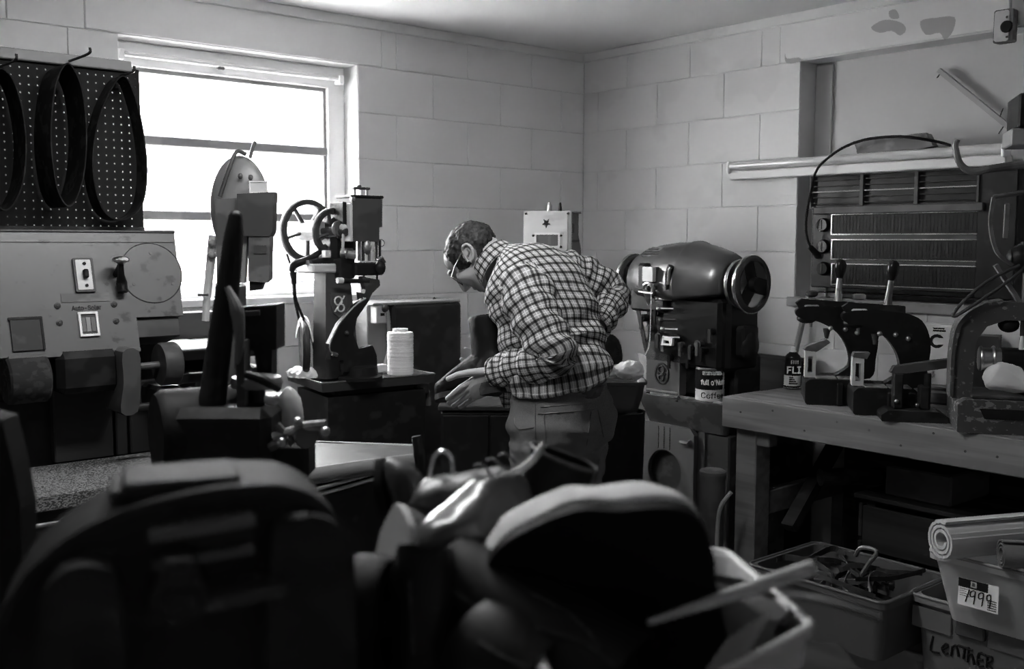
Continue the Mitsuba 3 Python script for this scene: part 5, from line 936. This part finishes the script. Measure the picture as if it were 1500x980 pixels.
# jeans
PC = pt(820, 598, 0); z0 = lambda py: pt(820, py, 0)[2]
jl = []
def sect(z, cx, cy, a, b): return (A([cx, cy, z]), a, b)
jm = manifold3d.Manifold()
oo = A([.6, .8, 0]); z5 = lambda py: pt(820, py, 0)
jm += hul(*[(z5(568)+oo*.052*s+FA*t, .098) for s in (-1, 1) for t in (.018, -.018)], *[(z5(618)+oo*.07*s+FA*t, .108) for s in (-1, 1) for t in (.015, -.035)])
for s in (-1, 1):
    o = A([.6, .8, 0])*.083*s; k_ = o*1.1+FA*.02; an = o*1.2+FA*.0
    zz = lambda py: pt(820, py, 0)
    jm += chain((zz(612)+o*.75, .11), (zz(650)+o, .104), (zz(800)+k_, .078), (A([zz(800)[0], 0, .12])+an, .066), (A([zz(800)[0], 0, .075])+an, .064))
g = jm.refine_to_length(.018).to_mesh(); g = trimesh.Trimesh(g.vert_properties[:, :3], g.tri_verts); g.merge_vertices(); smo(g, 8)
v = A(g.vertices); g.vertices = v+A(g.vertex_normals)*(.010*wr3(v*A([1, 1, 2.2]), 10, 8)+.003*np.sin(v[:, 2]*110+9*wr3(v, 9, 4)))[:, None]; JE = g
def denim(p, n, uv): return mi.Color3f(.11*(.65+.7*fbm(p.x*9, p.y*9, p.z*5, 3))*(.8+.4*noise(p.x*900, p.y*900, p.z*300)))
mk('denim', mikit.proc(denim), .85, spec=.2)
je = part(pers, 'jeans', g, 'denim', True, 'worn dark denim jeans')
def hit(mesh, px, py, eps=.002):
    """Where the ray of a pixel meets a mesh of the current frame."""
    M = CUR.M[:3, :3]; o = M.T@(EYE-CUR.o); d = M.T@ray(px, py); a, b, c = (A(mesh.vertices)[A(mesh.faces)[:, k]] for k in range(3)); e1, e2 = b-a, c-a; h = np.cross(d, e2); det = (e1*h).sum(1); det[np.abs(det) < 1e-12] = 1e-12
    s = o-a; u = (s*h).sum(1)/det; q = np.cross(s, e1); w = (q@d)/det; t = (e2*q).sum(1)/det; ok = (u >= 0) & (w >= 0) & (u+w <= 1) & (t > 0)
    return o+d*(t[ok].min()-eps) if ok.any() else None
def seam(mesh, pxs, r, m, par, name, lab=None, eps=.001):
    P_ = A(pxs, float); x = np.linspace(0, len(P_)-1, 5*len(P_)); q = [hit(mesh, np.interp(t, range(len(P_)), P_[:, 0]), np.interp(t, range(len(P_)), P_[:, 1]), eps) for t in x]; q = [p for p in q if p is not None]
    if len(q) > 2: part(par, name, TU(q, r, 6, 1), m, label=lab)
for s_ in ([(792, 596), (820, 594), (866, 590)], [(788, 606), (795, 606), (870, 600)], [(784, 590), (784, 640), (782, 690)], [(753, 612), (754, 622), (760, 629), (782, 626)], [(797, 607), (800, 660), (828, 676), (858, 664), (866, 603)], [(876, 600), (884, 640)]): seam(JE, s_, .0019, 'mid_iron', je, 'stitched_seam')
# belt
bl, _ = loft(inter([pt(820, 562, 0)-FA*.004, pt(820, 578, 0)-FA*.004], 6, 3), A([.6, .8, 0]), [(.158, .122)]*6, 48, ex=2.2); part(pers, 'belt', bl, 'leather_dark', True)
for px in (796, 852): 
    q0, q1 = hit(bl, px, 564, .006), hit(bl, px+4, 576, .006)
    if q0 is not None and q1 is not None: part(je, 'belt_loop', sweep(A([q0+A([0, 0, .006]), q1-A([0, 0, .008])]), rect(.011, .005), 1, 4), 'denim', False)
for s in (-1, 1):
    o = A([.6, .8, 0])*.10*s; c = A([pt(820, 800)[0], 0, 0])+o
    part(pers, 'shoe', H([[(c+FA*-.03+A([0, 0, .05]), .045), (c+FA*.10+A([0, 0, .04]), .038), (c+FA*.19+A([0, 0, .034]), .032)]], .012, 6), 'leather_dark', True)
# the boot in his hands
mk('boot_black', .006, .55, spec=.12)
def boot(name, lab, cat_, heel, toe, upv, L, mat, solem, group=None, shaft=.16, sw=.052, lace=True, open_=True, sole_t=.012, heel_h=.018, wid=1.0):
    """A boot or shoe, its sole from heel to toe, upv out of the foot; in the current frame."""
    k = thing(name, lab, cat_, group); x = A(toe, float)-A(heel, float); x /= np.linalg.norm(x); heel = A(toe, float)-x*L; z = A(upv, float); z -= (z@x)*x; z /= np.linalg.norm(z); y = np.cross(z, x); s = L/.29
    W = lambda p: A(heel)+s*(np.outer(p[..., 0], x)+np.outer(p[..., 1]*wid, y)+np.outer(p[..., 2], z))
    out = []
    for t in np.linspace(0, 1, 13):
        w = np.interp(t, [0, .12, .3, .5, .72, .9, 1], [.018, .034, .033, .036, .047, .036, .010]); h = np.interp(t, [0, .15, .3, .45, .6, .8, .93, 1], [.075, .105, .11, .098, .078, .056, .045, .02]); xx = -.0+.29*t
        th = np.linspace(0, 2*np.pi, 24, endpoint=False); out.append(np.c_[th*0+xx, w*np.sign(np.cos(th))*np.abs(np.cos(th))**.8, h/2+h/2*np.sign(np.sin(th))*np.abs(np.sin(th))**.7])
    m = man_(LO(out))
    if shaft:
        th = np.linspace(0, 2*np.pi, 24, endpoint=False)
        def sh(k_, z0): return [np.c_[.066+dx+rx*k_*np.cos(th), ry*k_*np.sin(th), th*0+zz] for zz, dx, rx, ry in ((z0, .006, .055, .031), (.10, .0, .052, .034), (.10+shaft*.5, -.006, .052, .040), (.10+shaft, -.008, .056, .045))]
        m += man_(LO(sh(1, .04)))
        if open_: i_ = sh(.9, .05); i_[-1] = i_[-1]+A([0, 0, .02]); m -= man_(LO(i_))
    elif open_:
        m -= man_(SP((.075, 0, .112), (.058, .027, .05), 2))
    g = m.refine_to_length(.012).to_mesh(); g = trimesh.Trimesh(g.vert_properties[:, :3], g.tri_verts); g.merge_vertices(); smo(g, 5, .006); g.vertices = W(rough(g, .0025, 30, 3).vertices if 1 else g.vertices); part(k, 'upper', g, mat, 60)
    ol = [(-.004, 0)]+[(.29*t, np.interp(t, [0, .05, .15, .35, .55, .75, .9, 1], [.018, .028, .035, .032, .036, .048, .036, .008])) for t in np.linspace(.0, 1, 18)]+[(.294, 0)]
    full = ol+[(a, -b) for a, b in ol[::-1]]
    def slab(poly, z0_, z1_):
        gg = trimesh.creation.extrude_polygon(Polygon(poly).buffer(0), z1_-z0_, engine='earcut'); vv = A(gg.vertices); vv[:, 2] += z0_; gg.vertices = W(vv); gg.fix_normals(); return gg
    part(k, 'sole', slab([(a, b*1.08) for a, b in full], -sole_t, .004), solem, 40)
    if heel_h: part(k, 'heel', slab([(a, b*1.06) for a, b in full if a < .085], -sole_t-heel_h, -sole_t-.0003), solem, 40)
    if lace:
        for j in range(5 if shaft else 3):
            t = j/5; xx, zz = (.178-.11*t, .088+.07*t) if not shaft else (.165-.055*min(t*2, 1), .095+.14*t); part(k, 'lace', TU(W(A([[xx, -.02, zz-.004], [xx+.006, 0, zz+.006], [xx-.008, .02, zz-.002]])), .0024*s, 6, 2), 'pale_gray' if lace == 2 else 'mid_iron')
    if shaft and open_: part(k, 'pull_strap', TU(W(A([[.01, .0, .10+shaft], [.006, 0, .12+shaft], [.014, 0, .10+shaft]])), .004*s, 6, 3), mat)
    return k
boot('work_boot', 'dark laced work boot held in the hands of the man', 'boot', pt(712, 566, .03), pt(641, 584, .18), A([.22, .0, 1]), .31, 'boot_black', 'leather_dark', shaft=.10, lace=2)
# ---------------------------------------------------------------- bins in front of the bench
use(WORLD)
def tote(name, lab, x0, x1, y0, y1, z0, z1, mat, rim=.014, taper=.02, r=.03, wall=.004, cat_='bin'):
    k = thing(name, lab, cat_); rs = []
    def ring(z, g, q=0):
        c = A(sbox(x0-g, y0-g, x1+g, y1+g).buffer(-r).buffer(r, 4).exterior.coords)[:-1]; return np.c_[c, c[:, 0]*0+z]
    rs = [ring(z0, -taper), ring(z1-.02, 0), ring(z1-.02, rim), ring(z1, rim), ring(z1, -wall), ring(z0+.006, -taper-wall)]
    part(k, 'shell', LO(rs), mat, 30); part(k, 'rim', sweep(ring(z1, rim*.9), lambda t: np.c_[np.cos(t), np.sin(t)], .005, 8, True), mat if mat != 'clear_plastic' else 'gray_paint', 50); return k
z1 = .44; f0 = on(1332, 868, 2, z1); X0 = f0[0]+.012
lt = tote('storage_bin', 'large gray storage bin marked LEATHER in front of the bench at lower right', X0, X0+.40, .90, f0[1]-.012, .0, z1, 'bin_gray', .016, .03)
def face(px, py, x): return on(px, py, 0, x)
fx_ = X0-.0
for px0, px1 in ((1338, 1396), (1450, 1520)): a, b = face(px0, 906, fx_+.006), face(px1, 906, fx_+.006); part(lt, 'panel', B(fx_-.004, fx_+.01, b[1], a[1], z1-.098, z1-.035, .002), 'bin_gray', False)
a, b = face(1396, 906, fx_), face(1450, 915, fx_); part(lt, 'latch', B(fx_-.012, fx_+.006, b[1]+.01, a[1]-.012, z1-.085, z1-.028, .004), 'bin_dark', False)
def strokes(key, name, ss, x, r, m):
    for s_ in ss: part(key, name, TU([face(px, py, x) for px, py in s_], r, 6, 3 if len(s_) > 2 else 1), m)
xt = fx_+.008
strokes(lt, 'lettering', [[(1367, 932), (1363, 952), (1376, 957)], [(1381, 951), (1388, 948), (1386, 943), (1380, 949), (1383, 957), (1389, 957)], [(1393, 961), (1395, 947)], [(1395, 948), (1401, 946), (1404, 962)], [(1403, 945), (1425, 953)], [(1413, 950), (1411, 965)], [(1419, 948), (1417, 970)], [(1417, 962), (1423, 958), (1427, 974)], [(1444, 960), (1434, 957), (1432, 974), (1441, 976)], [(1433, 966), (1440, 967)], [(1446, 961), (1445, 978)], [(1446, 961), (1453, 963), (1452, 969), (1446, 970), (1454, 980)]], xt-.003, .003, 'ink')
zr = .605; g0 = on(1358, 806, 2, zr); Xc = g0[0]+.01
cb = tote('clear_bin', 'clear plastic bin labelled 1999 sitting in the leather bin', Xc, X0+.385, .93, g0[1]-.01, z1-.03, zr, 'clear_plastic', .012, .035)
xs = Xc-.014
a, b = face(1404, 846, xs), face(1464, 898, xs)
tl, tr_, bl_ = face(1405, 845, xs), face(1464, 860, xs), face(1404, 884, xs)
def quad(u0, u1, v0, v1, dx, t=.001):
    y = lambda u: tl[1]+(tr_[1]-tl[1])*u; z = lambda v: tl[2]+(bl_[2]-tl[2])*v
    return B(xs-dx, xs-dx+t, min(y(u0), y(u1)), max(y(u0), y(u1)), min(z(v0), z(v1)), max(z(v0), z(v1)), 0)
lbq = part(cb, 'paper_label', quad(0, 1, 0, 1, .002, .002), 'white_plastic', False, 'white paper label with dark header reading 1999')
part(lbq, 'header', quad(0, .74, 0, .32, .0026), 'ink', False); part(lbq, 'logo_square', quad(.31, .46, .04, .26, .0032), 'pale_gray', False)
part(lbq, 'logo_mark', quad(.35, .42, .09, .21, .0036), 'mid_iron', False)
for i in range(5): part(lbq, 'barcode', quad(.74, .96, .56+.085*i, .605+.085*i, .0026), 'mid_iron', False)
for i in range(4): part(lbq, 'print_line', quad(.04, .30, .38+.08*i, .40+.08*i, .0026), 'bin_gray', False)
strokes(lbq, 'lettering', [[(1420, 864), (1414, 881)], [(1428, 873), (1422, 874), (1422, 867), (1428, 866), (1428, 873), (1426, 885)], [(1440, 876), (1434, 877), (1434, 870), (1440, 869), (1440, 876), (1438, 888)], [(1451, 880), (1446, 880), (1446, 873), (1451, 872), (1451, 880), (1449, 891)]], xs-.0032, .0016, 'ink')
solo('wrapped_sheet', rough(HU([((Xc+.08, g0[1]-.10, z1+.05), .03), ((Xc+.06, g0[1]-.22, z1+.06), .03), ((Xc+.2, g0[1]-.12, z1+.045), .03)], 2), .006, 12, 2, 1), 'rag', 'pale wrapped sheet inside the clear bin', 'bundle')
# rolls on the clear bin
def roll(name, lab, p, q, R, m, ridges=False, cat_='roll'):
    k = thing(name, lab, cat_); d = A(q)-A(p); L = np.linalg.norm(d); e, f, d = axis(d); n = 120
    t = np.linspace(0, 5.6*np.pi, n); r_ = R*(.28+.72*t/t[-1]); c = A(p)+np.outer(r_*np.cos(t), e)+np.outer(r_*np.sin(t), f)
    if ridges: c = c+np.outer(.0025*np.sin(t*18)*(r_/R), A([0, 0, 1]))
    th = .008 if ridges else .004; o = c+((c-A(p))/r_[:, None])*th
    rs = np.stack([c, o, o+d*L, c+d*L], 1); part(k, 'sheet', LO([rs[i] for i in range(n)]), m, 30); return k
mk('foam_rib', .40, .8)
p = on(1392, 789, 2, zr+.055); fwd_ = A([.62, -.28, 0]); fwd_ /= np.linalg.norm(fwd_)
roll('foam_roll', 'ribbed gray foam roll lying across the clear bin', on(1378, 792, 2, zr+.06), on(1378, 792, 2, zr+.06)+fwd_*.34, .048, 'foam_rib', True)
g = HU([(on(1395, 795, 2, zr+.05), .042), (on(1395, 795, 2, zr+.05)+fwd_*.3, .04)], 2) if 0 else None
roll('plastic_roll', 'shiny gray plastic roll at the right edge above the clear bin', on(1466, 812, 2, zr+.045), on(1466, 812, 2, zr+.045)+A([.25, -.28, 0]), .036, 'bin_gray')
# upper-left pair of bins with leather strips
z2 = .44; c0 = on(1112, 820, 2, z2); c1 = on(1297, 886, 2, z2); Xl, Ya, Yb_ = min(c0[0], c1[0])+.012, c1[1]+.012, c0[1]-.012
tote('storage_bin', 'translucent gray bin of tangled leather strips beside the bench leg', Xl, Xl+.36, Ya, Yb_, .25, z2, 'bin_dark', .013, .02)
d0 = on(1150, 893, 2, .27); d1 = on(1296, 930, 2, .27); 
tote('storage_bin', 'lower gray bin under the bin of leather strips', d1[0]+.012, d1[0]+.37, min(Ya-.03, d1[1]+.01), max(d0[1], Yb_-.02)+.02, .0, .243, 'bin_gray', .013, .03)
rng = np.random.default_rng(11)
for i in range(34):
    cx, cy = Xl+.04+.28*rng.random(), Ya+.05+(Yb_-Ya-.1)*rng.random(); t = rng.random()*6.28; L = .06+.09*rng.random(); z = z2-.05+.075*rng.random()*(1-abs(cx-Xl-.18)*2.4); bow = .05*rng.random()
    u = A([math.cos(t), math.sin(t), 0]); w = A([-u[1], u[0], 0]); lim = lambda p: A([np.clip(p[0], Xl+.02, Xl+.34), np.clip(p[1], Ya+.02, Yb_-.02), p[2]])
    c = [lim(A([cx, cy, z])+u*L*s+w*bow*(1-s*s)*1.2+A([0, 0, .03*(1-s*s)*rng.random()])) for s in (-1, -.4, .3, 1)]
    solo('leather_strip', sweep(spl(c, 5), rect(.0025, .012+.012*rng.random()), 1, 4, up=None), ('leather_dark', 'leather_black', 'leather_brown', 'leather_dark')[i % 4], ('dark leather strip tangled in the bin beside the bench leg', 'black leather strip tangled in the bin beside the bench leg', 'brown leather strip tangled in the bin beside the bench leg', 'dark leather strip tangled in the bin beside the bench leg')[i % 4], 'leather strip', 'leather strips in the bin', False)
a, b = on(1262, 842, 2, z2+.02), on(1284, 808, 2, z2+.1)
solo('rubber_hook', TU([a, a+(b-a)*.5, b, b+A([.0, .05, .0]), b+A([.0, .07, -.03])], .007, 8, 5), 'mid_iron', 'bent gray rubber strip standing up from the leather strips', 'rubber strip')
q = on(1232, 869, 2, z2-.01); solo('masking_tape', B(q[0]-.018, q[0]-.0155, q[1]-.03, q[1]+.02, q[2]-.02, q[2]+.005, 0), 'paper', 'torn white tape on the rim of the strip bin', 'tape', smooth=False) if 0 else None
for i in range(7):
    c = A([3.02+.1*rng.random(), 1.52+.3*rng.random(), .40+.01*i]); 
# ---------------------------------------------------------------- foreground: dark arched machine
use(Fr(P(255, 800, 1.06)*A([1, 1, 0]), None, 20))
MAT['arch'] = mk('arch_paint', speck(.034, .023, 9, .5, .6), .65, spec=.15)
am = thing('outsole_stitcher', 'dark arched cast machine with raised letters filling the left foreground', 'sewing machine')
arch = [(-30, 1040), (-12, 930), (22, 862), (52, 824), (110, 778), (195, 740), (300, 716), (385, 707), (435, 713), (476, 736), (505, 775), (518, 830), (524, 1040)]
q = A([pt(x, y, 0) for x, y in arch]); q = spl(q, 5); q = [(p[0], p[2]) for p in q]
part(am, 'casting', EX(q, 0, .12), 'arch_paint', 40, 'arched cast iron body')
fr2 = [(x, z+0) for x, z in q]
pp = Polygon(q); fl2 = pp.difference(pp.buffer(-.010)); part(am, 'edge_bead', EX(fl2, -.008, .016) if fl2.geom_type == 'Polygon' else EX(max(fl2.geoms, key=lambda g: g.area), -.008, .016), 'arch_paint', 40)
def bump(pxs, y, t, name, m='arch_paint', k=4, **kw): return part(am, name, PX(pxs, y, t, k), m, 40, **kw)
bump([(60, 1040), (56, 905), (72, 856), (108, 832), (150, 832), (172, 860), (176, 1040)], -.05, .055, 'left_boss')
bump([(400, 1040), (398, 800), (420, 765), (462, 755), (500, 775), (512, 830), (516, 1040)], -.03, .035, 'right_boss')
a, b = pt(72, 700, .03), pt(330, 690, .03)
tp = A([pt(x, y, .0) for x, y in ((163, 712), (184, 705), (345, 692), (392, 700), (388, 716), (170, 745))]); 
part(am, 'top_lid', B(pt(178, 740, .03)[0], pt(352, 700, .03)[0], .012, .11, pt(265, 727, .0)[2], pt(265, 708, .0)[2], .012), 'arch_paint', False); part(am, 'lid_step', B(pt(160, 740, .03)[0], pt(400, 700, .03)[0], .016, .105, pt(265, 735, .0)[2], pt(265, 719, .0)[2], .01), 'arch_paint', False)
for px, py in ((432, 760), (110, 833)): p = pt(px, py, -.02); part(am, 'oil_cap', LA([(.016, 0), (.017, .004), (.012, .008)], p, (0, 0, 1), 20), 'arch_paint', 50)
ln, rn = pt(228, 748, -.001), pt(380, 722, -.001)
L1 = TX('LANDIS', (ln+rn)/2*A([1, 0, 1])+A([0, -.0005, -.007]), .022, rn-ln, (0, 0, 1), .005, True, sx=1.25); part(am, 'lettering', L1, 'arch_paint', False, 'raised cast letters LANDIS')
def bar(p0, p1, h, y, t, name, m='arch_paint'):
    a, b = pt(*p0, y), pt(*p1, y); d = A([0, 0, h]); o = A([0, t, 0]); return part(am, name, trimesh.convex.convex_hull(A([a, b, a-d, b-d, a+o, b+o, a-d+o, b-d+o])), m, False)
bar((218, 782), (374, 756), .010, -.034, .035, 'ledge', 'mid_iron'); bar((226, 793), (370, 768), .030, -.012, .013, 'plate'); bar((222, 826), (372, 800), .008, -.022, .023, 'ledge', 'mid_iron')
p0, p1 = pt(292, 892, -.05), pt(412, 868, -.05); bar((285, 884), (420, 856), .012, -.06, .06, 'work_edge', 'worn_red')
c = pt(262, 832, -.05); part(am, 'screw_block', B(c[0]-.018, c[0]+.018, -.07, -.001, c[2]-.02, c[2]+.012, .006), 'arch_paint', False)
c = pt(262, 880, -.06); part(am, 'ring_boss', cat(CY(c+A([0, .0, 0]), c+A([0, .059, 0]), .026, n=28)), 'arch_paint', 50); part(am, 'ring', RI(c, (0, 1, .2), .023, .005, 32, 8), 'arch_paint', 50)
part(am, 'needle_guide', B(pt(215, 900, -.05)[0], pt(245, 900, -.05)[0], -.06, -.001, pt(230, 915, -.05)[2], pt(230, 897, -.05)[2], .006), 'arch_paint', False)
lo_, hi_ = pt(40, 1000, 0), pt(500, 1000, 0); part(am, 'pillar', B(lo_[0], hi_[0], .0, .15, .0, pt(250, 1030, 0)[2], .01), 'arch_paint', False) if 0 else part(am, 'pillar', B(q[0][0]+.02, q[-1][0]-.02, .01, .115, .0, min(a_[1] for a_ in q)-.0005, .01), 'arch_paint', False)
c = pt(540, 905, .08); part(am, 'side_wheel', LA([(.03, -.02), (.07, -.024), (.075, -.015), (.075, .015), (.07, .024), (.03, .02)], c, (.85, -.5, 0), 40), 'rubber', 50); part(am, 'wheel_axle', CY(c, c+A([-.09, .03, 0]), .018), 'rubber'); part(am, 'wheel_hub', CY(c, c+A([.045, -.026, 0]), .02), 'black_iron')
use(Fr(P(15, 800, 1.5)*A([1, 1, 0]), None, 0))
ds_ = thing('belt_guard', 'dark upright belt guard at the left edge behind the arched machine', 'guard')
part(ds_, 'cover', PX([(-60, 1030), (-60, 600), (2, 615), (18, 680), (30, 745), (36, 1030)], 0, .05, 0), 'rubber', False); part(ds_, 'base', B(pt(-60, 900)[0]-.02, pt(36, 900)[0]+.02, -.03, .08, 0, pt(0, 1030)[2]-.0005, .005), 'rubber', False)
# ---------------------------------------------------------------- foreground: shoes heaped in a gray tub on a low stand
use(Fr(P(900, 900, 1.3)*A([1, 1, 0]), None, 0)); PF = CUR
zs = pt(900, 1040, 0)[2]
sd_ = thing('shoe_stand', 'low wooden stand under the heap of shoes in the foreground', 'stand')
part(sd_, 'top', B(-.26, .42, -.28, .40, zs-.10, zs-.07, .004), 'wood_dark', False)
for x in (-.24, .35):
    for y in (-.25, .33): part(sd_, 'leg', B(x, x+.05, y, y+.05, 0, zs-.1005, .003), 'wood_dark', False)
# tub: near right corner at the lower right of the picture
cA = pt(1192, 918, -.06); cB = pt(985, 1000, -.27); cC = pt(1050, 872, .28); zr2 = (cA[2]+.0)
uA, uB = cB-cA, cC-cA; uA[2] = uB[2] = 0
rim_ = [cA, cA+uA*1.5, cA+uA*1.5+uB*1.0, cA+uB]
rim_ = [A([p[0], p[1], zr2]) for p in rim_]
cen = sum(rim_)/4
def tubring(g, dz): 
    pl = Polygon([(cen+(p-cen)*g)[:2] for p in rim_]).buffer(-.03).buffer(.03, 5); c = A(pl.exterior.coords)[:-1]; return np.c_[c, c[:, 0]*0+zr2+dz]
bz = zs-.0695-zr2
tb2 = thing('shoe_tub', 'pale gray plastic tub holding the heap of shoes in the right foreground', 'tub')
R1 = [tubring(.86, bz), tubring(.97, -.012), tubring(1.0, -.012), tubring(1.0, .0), tubring(.955, .0), tubring(.94, -.02), tubring(.84, bz+.01)]
part(tb2, 'shell', LO(R1), mk('tub_gray', .50, .45), 40); part(tb2, 'rim_bead', sweep(tubring(.99, .0), lambda t: np.c_[np.cos(t), np.sin(t)], .007, 10, True), 'tub_gray', 50)
a, b = pt(1188, 832, .02), pt(950, 912, -.10)
solo('wooden_dowel', TU([b, (a+b)/2, a], [.004, .0085, .0105], 12, 4), 'light_gray', 'round pale wooden handle sticking out of the shoe tub', 'handle')
tA, tB = [pt(1028, 842, .24), pt(1075, 846, .17), pt(1120, 858, .09), pt(1168, 890, .0), pt(1150, 915, -.06)], []
tB = [p+A([-.035, -.03, -.14]) for p in tA]; tC = [p+A([-.012, -.006, .004]) for p in tA]
g = LO([spl(A([*tA]), 4), spl(A([*tC]), 4), spl(A([*tB]), 4), spl(A([p+A([.004, .004, 0]) for p in tB]), 4)]); solo('leather_hide', g, 'pile_leather', 'dark hide draped inside the far side of the shoe tub', 'hide', smooth=40)
use(tilt(P(1090, 925, 1.22), R0, A([FWD[0]*.75, FWD[1]*.75, .75])))
solo('insole_board', PX([(1066, 935), (1132, 893), (1096, 955), (1020, 1000)], .0, .003), 'gray_paint', 'gray triangular scrap of board leaning in the shoe tub', 'board scrap', smooth=False)
use(PF)
solo('leather_scrap', sweep(spl([pt(1115, 868, .12), pt(1160, 872, .08), pt(1215, 880, .04), pt(1290, 905, .02)], 5), rect(.003, .03), 1, 4, up=(0, 0, 1)), 'leather_dark', 'dark leather scrap hanging over the far rim of the shoe tub', 'scrap', smooth=40)
mk('pile_black', .004, .6, spec=.12)
# black soled shoe with pale lining, on its side, sole to the camera
sole = [(690, 1010), (690, 880), (724, 812), (770, 778), (842, 749), (902, 749), (954, 745), (1002, 748), (1028, 768), (1043, 805), (1048, 850), (1040, 1010)]
PT = use(tilt(P(870, 800, 1.22), R0, A([-FWD[0]*.30, -FWD[1]*.30, .954])))
sl = thing('black_soled_shoe', 'large shoe lying on its side with black sole toward the camera and pale lining', 'shoe')
so = [pt(x, y) for x, y in sole]; sp_ = spl(so, 5, True)
so2 = A([[p[0], 0, p[2]] for p in sp_]); ce_ = so2.mean(0)+A([.01, 0, .03])
part(sl, 'sole', EX([(p[0], p[2]) for p in so2], 0, .018), 'pile_black', 50, 'thick black sole')
rs = [ce_+(so2-ce_)*g+A([-.6*max(y-.04, 0), y, 0]) for y, g in ((.0185, .97), (.032, .975), (.05, .945), (.068, .87), (.082, .70), (.09, .45))]
part(sl, 'upper', rough(LO(rs), .008, 16, 6), 'canvas', True, 'pale upper')
use(PF)
mk('sole_pale', speck(.58, .5, 12, .55), .6)
def pboot(name, lab, hp_, tp_, up, L, mat, solem, **kw): return boot(name, lab, 'shoe' if kw.get('shaft', 1) == 0 else 'boot', pt(*hp_), pt(*tp_), A(up), L, mat, solem, None, **kw)
pboot('shoe', 'shoe standing heel down with plain tan sole toward the camera', (574, 960, .0), (588, 742, .085), (.72, .62, -.1), .27, 'leather_brown', 'sole_pale', shaft=0, heel_h=0, sole_t=.010, lace=False, wid=.9)
pboot('shoe', 'dark shoe with coiled lace behind the tan soled shoe', (610, 830, .22), (560, 674, .22), (.92, -.25, .3), .25, 'leather_dark', 'pile_black', shaft=0, heel_h=.012, lace=2)
pboot('shoe', 'brown shoe with bright highlight wedged behind the shiny toe', (740, 768, .26), (603, 740, .14), (.05, -.25, 1), .25, 'leather_brown', 'leather_dark', shaft=0)
pboot('shoe', 'shoe with shiny pale toe cap in the middle of the heap', (770, 775, .18), (620, 816, -.03), (-.35, -.35, .87), .25, mk('shiny_toe', .07, .22), 'leather_black', shaft=0, lace=False)
pboot('boot', 'dark brown boot with its open shaft behind the pale lined shoe', (745, 960, .12), (655, 930, .02), (.22, .2, .95), .27, mk('boot_brown', speck(.05, .075, 24, .5), .4), 'leather_black', shaft=.11, lace=1)
part('boot', 'tongue', sweep(spl([pt(797, 650, .16), pt(778, 676, .15), pt(750, 694, .14), pt(716, 706, .13)], 5), rect(.003, .009), 1, 4, up=(0, 1, 0)), 'worn_steel', False, 'pale edge of the open tongue')
k = thing('boot', 'black boot shaft gaping open behind the heap', 'boot')
c = inter(A([np.r_[pt(*p), r] for p, r in (((782, 800, .20), .045), ((800, 740, .20), .047), ((818, 690, .20), .05), ((826, 670, .20), .052))]), 16, 6)
g, uv = loft(c[:, :3], A([.87, .2, -.4]), np.c_[c[:, 3], c[:, 3]*.7], 36); part(k, 'shaft', g, 'pile_black', True); part(k, 'rim', sweep(A(g.vertices)[-37:-1], lambda t: np.c_[np.cos(t), np.sin(t)], .003, 6, True), 'leather_dark', 50)
# dark leather shafts in front
def shaftthing(lab, path, rad, seams):
    k = thing('boot', lab, 'boot'); c = [pt(*p) for p in path]; ii = inter(A([np.r_[p, r] for p, r in zip(c, rad)]), 24, 8)
    g, uv = loft(ii[:, :3], A([.2, 1, .3]), np.c_[ii[:, 3], ii[:, 3]*.8], 36, disp=lambda v, uv, L, C: .006*wr3(v, 12, 4)); part(k, 'shaft', g, 'pile_leather', True)
    for s_ in seams: seam(g, s_, .0024, 'leather_dark', k, 'welt_seam', None, .0002)
mk('pile_leather', .009, .4, spec=.25)
shaftthing('black boot shaft with curved welt seams in the centre foreground', [(650, 830, -.02), (720, 880, -.05), (800, 935, -.08), (900, 1010, -.12)], (.05, .062, .075, .085), ([(655, 858), (690, 885), (740, 908), (800, 925), (860, 945), (900, 975)], [(735, 842), (780, 870), (830, 896), (862, 925), (880, 950)]))
shaftthing('upright dark boot shaft between the arched machine and the heap', [(625, 800, -.06), (622, 850, -.07), (625, 920, -.08), (630, 1000, -.08)], (.040, .048, .052, .055), ([(600, 850), (602, 900), (606, 960)],))
shaftthing('dark boot shaft folded at the bottom of the heap', [(690, 930, -.10), (730, 960, -.12), (780, 1000, -.14)], (.06, .07, .075), ([(700, 940), (740, 965), (770, 978)],))
c = [pt(x, y, .22) for x, y in ((628, 745), (629, 700), (637, 668), (650, 661), (661, 672), (664, 705), (664, 740))]
solo('wire_hoop', TU(c, .0028, 8), 'chrome', 'thin bright wire hoop standing behind the heap of shoes', 'wire hoop')
